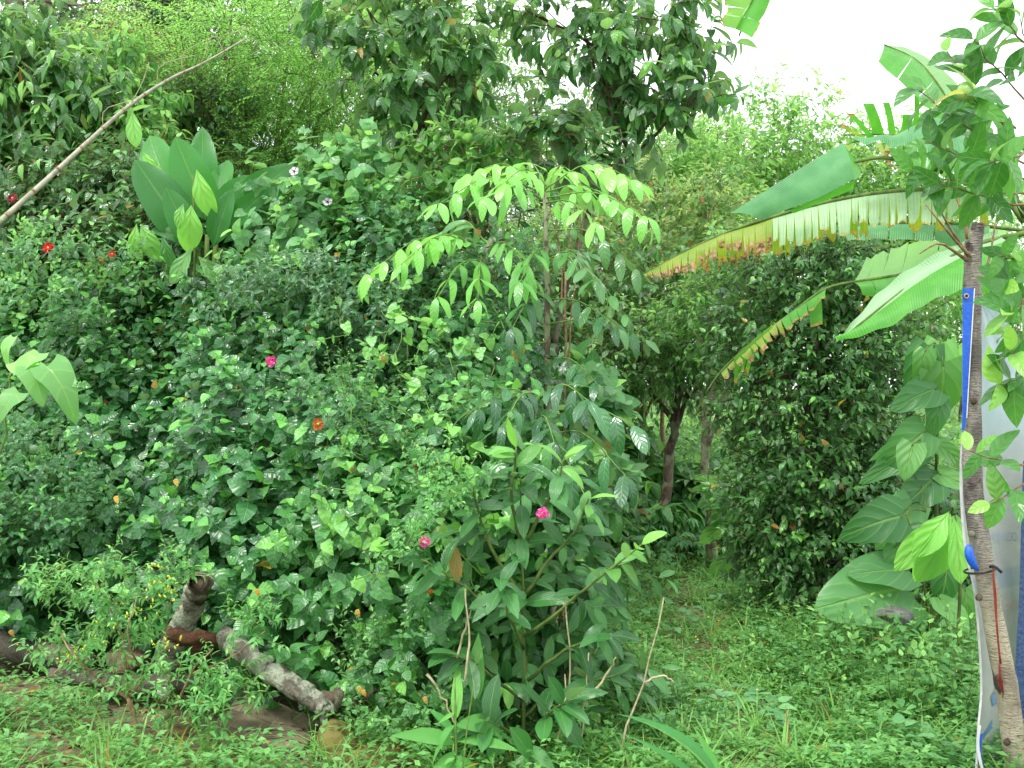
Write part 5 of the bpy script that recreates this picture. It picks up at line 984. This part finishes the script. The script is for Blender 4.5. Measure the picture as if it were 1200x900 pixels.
ribbon('blue_corner', [(1150, 860, 4.31), (1148, 885, 4.31), (1155, 915, 4.31)], .012, .016, M_blue, tarp, 10)
e = grid('blue_edge', [((1128, 338, 4.25), (1142, 338, 4.245)), ((1128, 370, 4.25), (1140, 372, 4.245)), ((1128, 430, 4.25), (1136, 430, 4.245)), ((1128, 480, 4.25), (1133, 480, 4.25)), ((1127, 505, 4.25), (1131, 503, 4.25))], M_blue, tarp, 4, 24, .002)
ribbon('blue_hem', [(1142, 338, 4.242), (1140, 372, 4.242), (1136.5, 430, 4.242), (1133, 490, 4.246)], .004, .003, M_edge, tarp, 20)
m = MB(); c = P(1132.5, 347, 4.243); a = np.linspace(0, 6.283, 13); ring = [c + [.008*math.cos(q), -.001, .008*math.sin(q)] for q in a]; m.tube(ring, .0028, 6, cap=False); m.build('eyelet', plain_mat('brass_eyelet', '#8a7a60', '#b8a888', .4), tarp)
m = MB(); m.tube([c, c + [0, -.001, 0]], .006, 10); m.build('eyelet_hole', plain_mat('dark_hole', '#2a2018', '#3a3028', .8), tarp)
def patch(name, quad, mat, d=4.36):
    q = [P(x, y, d) for x, y in quad]; me = bpy.data.meshes.new(name); me.from_pydata([tuple(v) for v in q], [], [(0, 1, 2, 3)]); me.materials.append(mat); return link(name, me, tarp)
def tarp_d(px, py):
    lx = np.interp(py, [560, 640, 700, 800, 860, 960], [1127, 1131, 1143, 1150, 1146, 1142]); return 4.4 + .5 * np.clip((px - lx) / (1225 - lx), 0, 1) - .022
def patch2(name, quad, mat):
    q = [P(x, y, tarp_d(x, y)) for x, y in quad]; me = bpy.data.meshes.new(name); me.from_pydata([tuple(v) for v in q], [], [(0, 1, 2, 3)]); me.materials.append(mat); return link(name, me, tarp)
patch2('print_check', [(1152, 860), (1163, 843), (1163, 853), (1152, 866)][::-1], M_print)
patch2('print_check', [(1162, 816), (1170, 806), (1171, 822), (1164, 828)][::-1], M_print)
patch2('print_check', [(1153, 872), (1166, 856), (1177, 842), (1177, 872)], M_letter); patch2('print_check', [(1153, 872), (1177, 872), (1178, 884), (1153, 898)], M_letter)
def mirrored_text(body, x0, y, size, mat, name='lettering'):
    cu = bpy.data.curves.new('txt', 'FONT'); cu.body = body; cu.size = size; cu.align_x = 'RIGHT'; cu.extrude = 0
    o = bpy.data.objects.new('txt', cu); COL.objects.link(o); dg = bpy.context.evaluated_depsgraph_get(); me = bpy.data.meshes.new_from_object(o.evaluated_get(dg)); bpy.data.objects.remove(o)
    me.materials.clear(); me.materials.append(mat); V = np.zeros(len(me.vertices) * 3); me.vertices.foreach_get('co', V); V = V.reshape(-1, 3); a = P(x0, y, tarp_d(x0, y)); b = P(x0 + 60, y, tarp_d(x0 + 60, y)); ax = (b - a) / np.linalg.norm(b - a)
    W = a + ax * (-V[:, :1]) + np.array([0, 0, 1.]) * V[:, 1:2]; me.vertices.foreach_set('co', W.ravel()); me.update(); return link(name, me, tarp)
mirrored_text('IDES MAN', 1163, 634, .052, M_letter); mirrored_text('DIMO', 1176, 714, .05, M_peach)
bt = thing('blue_sheet', 'dark blue woven sheet at the extreme right edge behind the trunk', 'sheet', tuple(P(1215, 900, 4.5)))
grid('sheet', [((1199, 540, 4.62), (1260, 540, 4.7)), ((1197, 600, 4.6), (1260, 600, 4.7)), ((1195, 700, 4.55), (1260, 700, 4.7)), ((1190, 800, 4.5), (1260, 800, 4.6)), ((1192, 960, 4.45), (1260, 960, 4.6))], plain_mat('dark_blue_weave', '#16305a', '#3a5578', .5, 90, .6), bt, 6, 30, .006)
ty = thing('cord_tie', 'black cord and red string tied round the bare trunk with a blue pad', 'tie', tuple(P(1150, 668, 4.3)))
m = MB(); c = px_curve([(1148, 668, 4.3), (1148, 668, 4.3)], 2)[0]; ra = .056; loop = [c + [ra*math.cos(q), ra*math.sin(q), .010*math.cos(q)] for q in np.linspace(0, 6.283, 22)]; m.tube(loop, .0045, 6, cap=False); m.tube(px_curve([(1160, 664, 4.24), (1166, 664, 4.22), (1174, 671, 4.21)], 6), .006, 6); m.build('cord', plain_mat('black_cord', '#1c1c1c', '#2c2c2c', .6), ty)
m = MB(); m.tube(px_curve([(1135, 638, 4.26), (1136, 650, 4.25), (1141, 662, 4.25), (1147, 669, 4.25)], 10), [.004, .014, .017, .018, .018, .017, .015, .012, .008, .003], 10, .08); m.build('blue_pad', M_blue, ty)
m = MB()
for k in range(5): q = rng.normal(0, 1.2, 4); m.tube(px_curve([(1163+q[0]*.3, 662, 4.235), (1166+q[1]*.6, 700, 4.225), (1169+q[2]*.5, 745, 4.225), (1172+q[3], 778, 4.225)], 9), .0018, 4)
for k in range(9): q = rng.normal(0, 2, 3); m.tube(px_curve([(1171, 775, 4.225), (1172+q[0]*.7, 790, 4.215), (1173+q[1]*.8, 800, 4.22), (1175+q[2]*.8, 812+q[1]*2, 4.22)], 6), .002, 4)
m.build('red_string', plain_mat('red_string', '#7a2a20', '#9a4434', .7), ty)

# ================================================================== CITRUS TREE AT THE RIGHT
CT = lambda a, b, n0, lf=1, yg=0, n=None: ([a, tuple((np.array(a) * .67 + np.array(b) * .33) + [0, 4, 0]), tuple((np.array(a) * .33 + np.array(b) * .67) + [0, 3, 0]), b], int(n0*1.1), lf, yg)
branches = [CT((1215, 190, 3.5), (1110, 60, 3.3), 12), CT((1215, 130, 3.5), (1140, 45, 3.3), 10), CT((1215, 60, 3.4), (1165, 10, 3.3), 7), CT((1215, 200, 3.5), (1075, 105, 3.3), 14), CT((1215, 215, 3.5), (1085, 165, 3.3), 13), CT((1215, 230, 3.5), (1070, 200, 3.25), 13),
  CT((1215, 240, 3.4), (1100, 215, 3.2), 11), CT((1190, 150, 3.4), (1130, 110, 3.1), 10), CT((1215, 300, 3.5), (1170, 300, 3.3), 6), CT((1225, 290, 3.5), (1178, 335, 3.3), 8, 1, .6), CT((1225, 385, 3.5), (1178, 385, 3.3), 6, .95, .6),
  CT((1225, 420, 3.4), (1172, 450, 3.3), 8, 1, .6), CT((1225, 460, 3.4), (1185, 410, 3.2), 8, 1, .6), CT((1215, 545, 3.5), (1135, 528, 3.3), 6, .9, .6), CT((1215, 552, 3.4), (1160, 590, 3.3), 5, 1, .6), CT((1215, 170, 3.3), (1160, 190, 3.1), 10), CT((1215, 90, 3.5), (1195, 20, 3.3), 5), CT((1215, 330, 3.4), (1180, 370, 3.2), 8, 1, .5),
  CT((1230, 160, 3.9), (1130, 150, 3.8), 12), CT((1230, 200, 3.9), (1150, 230, 3.8), 12)]
ct = branch_plant('citrus_tree', 'citrus tree with cupped leaves crowding in from the right edge', 'tree', gp(1290, 3.6), branches, 'citrus', L_citrus, .132, .0042, out=70, mode='spiral', bark=B_twig, up=.5, droop=0, ldroop=-.05, jit=.4, facing=(0, -.4, 0), shrink=.2)
m = MB(); m.tube(curve([P(1300, 1000, 3.6), P(1270, 500, 3.6), P(1240, 250, 3.5), P(1215, 150, 3.5), P(1210, 60, 3.5)], 18), np.linspace(.05, .012, 18), 10, .1); m.tube(curve([P(1270, 500, 3.6), P(1230, 470, 3.45), P(1215, 420, 3.4)], 8), .01, 7); m.tube(curve([P(1275, 560, 3.6), P(1240, 555, 3.5), P(1213, 548, 3.45)], 8), .008, 7); m.build('trunk', B_grey, ct)
m = MB(); c = P(1133, 108, 3.15); m.tube([c + np.array([q, 0, .3*q]) for q in np.linspace(-.028, .028, 9)], [.006, .019, .026, .029, .030, .029, .026, .019, .006], 12); m.build('green_fruit', plain_mat('unripe_citrus', '#7aa04a', '#8cae5a', .4, 60, .2, .5), ct)

# ================================================================== BROAD-LEAVED PLANTS, RIGHT
r = thing('broad_leaved_sapling', 'tall broad-leaved sapling with drooping pale leaves left of the bare trunk', 'sapling', gp(1092, 6.6))
m = MB(); m.tube(curve([P(1092, 760, 6.6), P(1096, 640, 6.6), P(1098, 540, 6.6), P(1100, 440, 6.6), P(1102, 405, 6.55)], 14, .003), np.linspace(.016, .006, 14), 7); m.build('stem', B_green, r)
leaves_px([(1088, 405, 6.5, 1068, 468, 6.3, 1.2, .1), (1102, 402, 6.5, 1095, 470, 6.2, 1.1, .2), (1105, 425, 6.4, 1112, 498, 6.2, 1.5, .2), (1122, 405, 6.6, 1130, 480, 6.4, .9, 1), (1098, 455, 6.4, 1052, 470, 6.1, 1.4, 0), (1100, 470, 6.4, 1100, 505, 6.1, 1.4, .1), (1085, 410, 6.4, 1078, 445, 6.2, 1.3, .3),
  (1085, 505, 6.4, 1045, 540, 6.1, 1.6, .1), (1070, 520, 6.3, 1060, 560, 6.1, 1.5, .2), (1098, 510, 6.6, 1030, 505, 6.5, .7, 0), (1080, 530, 6.5, 1015, 555, 6.2, .8, 0), (1098, 520, 6.5, 1140, 545, 6.3, 1.0, .3), (1095, 560, 6.5, 1060, 592, 6.1, 1.6, .1), (1100, 555, 6.5, 1150, 575, 6.3, 1.0, .2), (1060, 545, 6.5, 1075, 562, 6.4, 1, 0), (1098, 440, 6.7, 1140, 450, 6.6, 1.2, .1)],
  r, 'round', L_cacao, width=.56, up=(0, -1, .45), stem=[(1092, 760, 6.6), (1096, 640, 6.6), (1098, 540, 6.6), (1100, 440, 6.6), (1102, 405, 6.55)])
r = thing('broad_leaved_shrub', 'low shrub with huge insect-eaten leaves beside the grey stone', 'shrub', gp(1085, 6.3))
m = MB()
for e in ((1062, 600), (1075, 665), (1050, 690), (1110, 600), (1120, 680)): m.tube(curve([P(1085, 740, 6.3), P((1085+e[0])/2+6, (740+e[1])/2, 6.25), P(e[0], e[1], 6.2)], 8), np.linspace(.013, .005, 8), 6)
m.build('stems', B_green, r)
leaves_px([(1058, 605, 6.2, 1005, 612, 5.9, 1.5, 0), (1062, 688, 6.2, 966, 708, 5.6, 1.35, 0), (1065, 668, 6.2, 1000, 668, 5.9, 1.2, .1), (1050, 640, 6.2, 1045, 672, 6, 1.3, .1), (1100, 700, 6.1, 1140, 740, 5.8, 1.2, .2), (1110, 665, 6.1, 1105, 715, 5.9, 1.2, .1), (1130, 690, 6.2, 1145, 735, 6, 1.2, .2), (1085, 620, 6.3, 1050, 650, 6.1, 1.3, .1), (1100, 700, 6.2, 1125, 720, 5.8, 1.4, .1), (1080, 565, 6.5, 1130, 560, 6.3, 1.2, .1), (1070, 590, 6.4, 1030, 640, 6.2, 1.2, 0)], r, 'round', L_cacao, width=.66, up=(0, -.9, .6), stem=[(1085, 740, 6.3), (1088, 680, 6.3), (1085, 600, 6.3)])
r = thing('bright_leaved_sapling', 'sapling with a fan of vivid yellow-green drooping leaves beside the tarpaulin', 'sapling', gp(1118, 5.6))
m = MB(); m.tube(curve([P(1122, 760, 5.6), P(1125, 660, 5.6), P(1112, 602, 5.6)], 8), np.linspace(.01, .006, 8), 6); m.build('stem', B_green, r)
leaves_px([(1110, 603, 5.55, 1055, 664, 5.3, .95, 1), (1112, 600, 5.5, 1080, 645, 5.2, 1.25, 1), (1114, 602, 5.5, 1095, 686, 5.25, 1.2, 1), (1118, 604, 5.55, 1092, 680, 5.35, 1.0, .8), (1118, 606, 5.5, 1130, 682, 5.3, .95, 1), (1106, 610, 5.6, 1078, 686, 5.45, .8, .9), (1116, 604, 5.6, 1112, 670, 5.4, .9, .7), (1120, 602, 5.6, 1145, 650, 5.4, .9, .7)], r, 'cacao', L_cacao, width=.85, up=(0, -1, .35))
r = thing('broad_leaved_sapling', 'sapling with whorls of large drooping leaves at the foot of the lichened trunk', 'sapling', gp(862, 9.1))
m = MB(); m.tube(curve([P(868, 680, 9.1), P(866, 620, 9.1), P(860, 570, 9.1)], 8), np.linspace(.014, .008, 8), 6); m.build('stem', B_green, r)
leaves_px([(860, 575, 9.0, 815, 555, 8.9, .8, .9), (858, 580, 9.0, 818, 565, 8.8, .8, .5), (856, 578, 9.0, 820, 592, 8.7, 1, .4), (857, 582, 9.0, 838, 612, 8.7, 1.1, .3), (860, 585, 9.0, 856, 618, 8.7, 1, .3), (862, 580, 9.0, 895, 572, 8.8, 1, .3), (863, 585, 9.0, 885, 612, 8.7, 1, .2), (866, 560, 9.1, 888, 548, 8.9, .9, .5), (858, 610, 9.0, 822, 632, 8.8, 1, .8), (864, 640, 9.0, 888, 632, 8.8, 1, .5), (860, 650, 8.9, 830, 668, 8.7, 1, .3), (868, 640, 8.9, 852, 665, 8.7, 1, .2), (845, 590, 9.0, 842, 630, 8.8, .9, .2)], r, 'cacao', L_cacao, up=(0, -.8, .7))
shrub('lush_shrub', 'lush large-leaved shrub around the foot of the dark leaning trunk', 755, 10.4, [B(730, 545, 10.4, (.35, .3), 70), B(780, 580, 10.3, (.4, .22), 80), B(690, 570, 10.2, (.35, .3), 70), B(820, 590, 10.3, (.3, .22), 60), B(740, 600, 10.2, (.45, .15), 60)], L_cacao, 'ovate', .24, group='shrubs at the end of the path', L=.25, n=6, young=.2, ldroop=.6)
shrub('round_leaved_shrub', 'rounded pale-leaved shrub behind the low dark pinnate sapling', 690, 7.2, [B(680, 470, 7.2, (.2, .2), 22), B(660, 500, 7.1, (.2, .18), 22), B(710, 500, 7.2, (.18, .18), 18), B(680, 545, 7.1, (.2, .2), 22)], L_vine, 'heart', .16, group='shrubs in the centre', L=.2, n=6, young=.2, facing=(0, -.8, 0))
def cassava(label, px, d, n, h):
    r = thing('cassava_plant', label, 'plant', gp(px, d), 'cassava plants at the end of the path'); base = np.array(r.location); m = MB(); bs = []
    for k in range(n):
        st = base + [rng.normal(0, .25), rng.normal(0, .2), 0]; tp_ = st + [rng.normal(0, .06), rng.normal(0, .06), h * rng.uniform(.6, 1)]; m.tube(curve([st, (st+tp_)/2, tp_], 5), .006, 5)
        for q in range(7):
            a = rng.random() * 6.28; e = tp_ + [.16*math.cos(a), .16*math.sin(a), rng.uniform(-.12, .06)]; m.tube([tp_, e], .002, 3)
            u = norm(np.array([[math.cos(a), math.sin(a), -.15]]))[0]; s_ = np.cross(u, [0, 0, 1]); an = np.linspace(-1.9, 1.9, 7); dl = np.cos(an)[:, None] * u + np.sin(an)[:, None] * s_ + [0, 0, -.2]
            bs.append(batch(np.repeat(e[None], 7, 0), dl, np.array([0, -.2, 1.]) + rng.normal(0, .1, (7, 3)), .11 * (1 - .35 * np.abs(an) / 1.9), rng.random() * .5, .8))
    m.build('stems', B_green, r); emit(cat(*bs), 'lance', L_cassava, r, 200, cell=8)
cassava('soft blue-green cassava clump where the path vanishes', 710, 9.9, 11, .62); cassava('cassava clump behind the tip of the oblong-leaved shrub', 765, 10.1, 9, .5); cassava('cassava seedlings to the right of the path end', 815, 9.6, 7, .3)
# climbing vine over the middle of the hedge, and its loose strands
r = thing('climbing_vine', 'pale heart-leaved vine trailing over the hedge left of the saplings', 'vine', gp(500, 5.6))
m = MB(); bs = []
for k in range(26):
    x0, y0 = rng.uniform(395, 560), rng.uniform(320, 620); dd = float(np.interp(y0, [320, 620], [6.0, 4.75])) - .1
    pts = [P(x0, y0, dd)]
    for q in range(4): pts.append(pts[-1] + [rng.normal(0, .09), rng.normal(-.01, .03), -rng.uniform(.02, .14)])
    ln = curve(pts, 14, .006); m.tube(ln, .0022, 4); n_ = 9; q = ln[rng.integers(0, 14, n_)]
    bs.append(batch(q, rng.normal(0, .7, (n_, 3)) + [0, -.3, -.5], rng.normal(0, .25, (n_, 3)) + [0, -.7, .7], rng.uniform(.035, .075, n_), rng.random(n_) * .9))
m.build('tendrils', B_greentwig, r); emit(cat(*bs), 'heart', L_vine, r, 200, cell=8)

# finer-leaved plants woven through the hedge
def weave(label, blobs, tk, leaf, mat, px, d, n=8, L=.22, cell=9, nparts=200, **kw):
    r = thing('fine_leaved_creeper', label, 'creeper', gp(px, d), 'fine-leaved creepers woven through the hedge'); o, dd = blob_sprays(blobs)
    kw.setdefault('up', .8); kw.setdefault('ldroop', .25); b, tw = sprays(o, dd * .5 + [0, -.2, .5], L, n, leaf, out=65, droop=.15, jit=.28, facing=(0, -.4, 0), **kw)
    twig_mesh(tw, .002, B_greentwig, r); emit(b, tk, mat, r, nparts, cell=cell); return r
weave('fine pale creeper around the wilted orange flower', [B(410, 470, 5.3, (.2, .1), 36), B(440, 520, 5.15, (.14, .1), 22)], 'small', .037, L_hib2, 400, 5.5, 10, mode='pairs')
weave('fine pale creeper beside the lower pink flower at the hedge end', [B(505, 590, 4.6, (.1, .12), 24), B(530, 560, 4.65, (.1, .08), 18), B(470, 650, 4.5, (.06, .12), 18)], 'small', .038, L_chili, 510, 4.9, 9, mode='pairs', young=.8)
weave('bright young shoots standing over the hedge at the left edge', [B(30, 310, 6.9, (.35, .14), 50), B(110, 325, 6.8, (.3, .12), 36), B(50, 365, 6.6, (.3, .12), 36)], 'ovate', .065, L_hib2, 80, 7.4, 8, L=.28, young=1.0, ldroop=-.1)
weave('small dark leaves low in the hedge at the far left', [B(30, 560, 6.05, (.35, .25), 110), B(90, 610, 5.9, (.2, .15), 50), B(20, 640, 5.95, (.2, .15), 50)], 'ovate', .055, L_hib, 40, 6.6, 8, young=.3)
weave('bluish fine-leaved tangle on the hedge top under the white-flowered vine', [B(300, 350, 6.5, (.3, .16), 60), B(380, 340, 6.4, (.3, .16), 60), B(440, 380, 6.2, (.25, .16), 50)], 'lance', .07, L_pin, 370, 7.0, 9, young=.2)
weave('small-leaved creeper trailing on the ground below the mossy stones', [B(460, 840, 4.75, (.14, .1), 36), B(500, 860, 4.7, (.14, .08), 30), B(430, 780, 4.9, (.12, .1), 26), B(470, 760, 4.85, (.1, .1), 22)], 'small', .042, L_weed, 470, 4.8, 8, mode='pairs', young=.5)
# mixed ground: litter, larger-leaved weeds, grass tufts, specks of flowers
def ground_mix():
    x, y = wedge(2600, -3, 6, 4.2, 10); n = len(x); a = rng.random(n) * 6.28
    b = batch(on_ground(x, y, .02), np.stack([np.cos(a), np.sin(a), rng.normal(0, .15, n)], -1), np.array([0, 0, 1]) + rng.normal(0, .3, (n, 3)), rng.uniform(.03, .09, n), rng.random(n) * .4)
    tagit(link('fallen_leaves', foliage_mesh('fallen_leaves', b, T['ovate'][0], plain_mat('leaf_litter', '#5a4630', '#8a7350', .8, 20, .3, .2))), 'brown fallen leaves lying between the weeds', 'leaf litter', kind='stuff')
    x, y = wedge(900, .2, 6, 4.3, 9); k = np.sin(x*4+1)*np.sin(y*3.3) > .1; x, y = x[k], y[k]; n = len(x)
    a = rng.random((n, 1))*6.28 + np.arange(6)[None]*1.05; h = rng.uniform(.06, .2, n)
    pos = on_ground(x, y)[:, None] + np.stack([np.cos(a)*.02, np.sin(a)*.02, h[:, None] * np.linspace(.5, 1, 6)[None]], -1)
    b = batch(pos.reshape(-1, 3), np.stack([np.cos(a), np.sin(a), rng.uniform(-.2, .4, (n, 6))], -1).reshape(-1, 3), np.array([0, 0, 1]) + rng.normal(0, .2, (n*6, 3)), rng.uniform(.05, .1, n*6), rng.random(n*6)*.5)
    tagit(link('ground_cover', foliage_mesh('ground_cover', b, T['ovate'][1][:2], L_cassava)), 'patches of larger-leaved bluish weeds among the turf', 'weeds', kind='stuff')
    cx, cy = wedge(420, -3, 6, 4.2, 9); k = (cx > .2) | (cy < 4.9); cx, cy = cx[k], cy[k]; m_ = 16; x = np.repeat(cx, m_) + rng.normal(0, .02, len(cx)*m_); y = np.repeat(cy, m_) + rng.normal(0, .02, len(cx)*m_); n = len(x); a = rng.random(n)*6.28
    b = batch(on_ground(x, y), np.stack([np.cos(a)*.6, np.sin(a)*.6, rng.uniform(.8, 1.8, n)], -1), np.stack([-np.cos(a), -np.sin(a), np.ones(n)], -1), rng.uniform(.12, .28, n), rng.random(n)*.6, rng.uniform(.8, 1.4, n))
    tagit(link('grass', foliage_mesh('grass', b, T['blade'][1], L_grass)), 'taller tufts of grass scattered over the ground', 'grass', kind='stuff')
    x, y = wedge(260, .3, 4, 5, 9); n = len(x); a = rng.random(n)*6.28
    b = batch(on_ground(x, y) + np.stack([0*x, 0*x, rng.uniform(.15, .32, n)], -1), np.stack([np.cos(a), np.sin(a), a*0], -1), np.array([0, -.4, 1]) + rng.normal(0, .2, (n, 3)), .014, 0)
    tagit(link('tiny_flowers', foliage_mesh('tiny_flowers', b, T['small'][0], M_yel)), 'specks of tiny yellow flowers in the weeds', 'flowers', kind='stuff')
ground_mix()
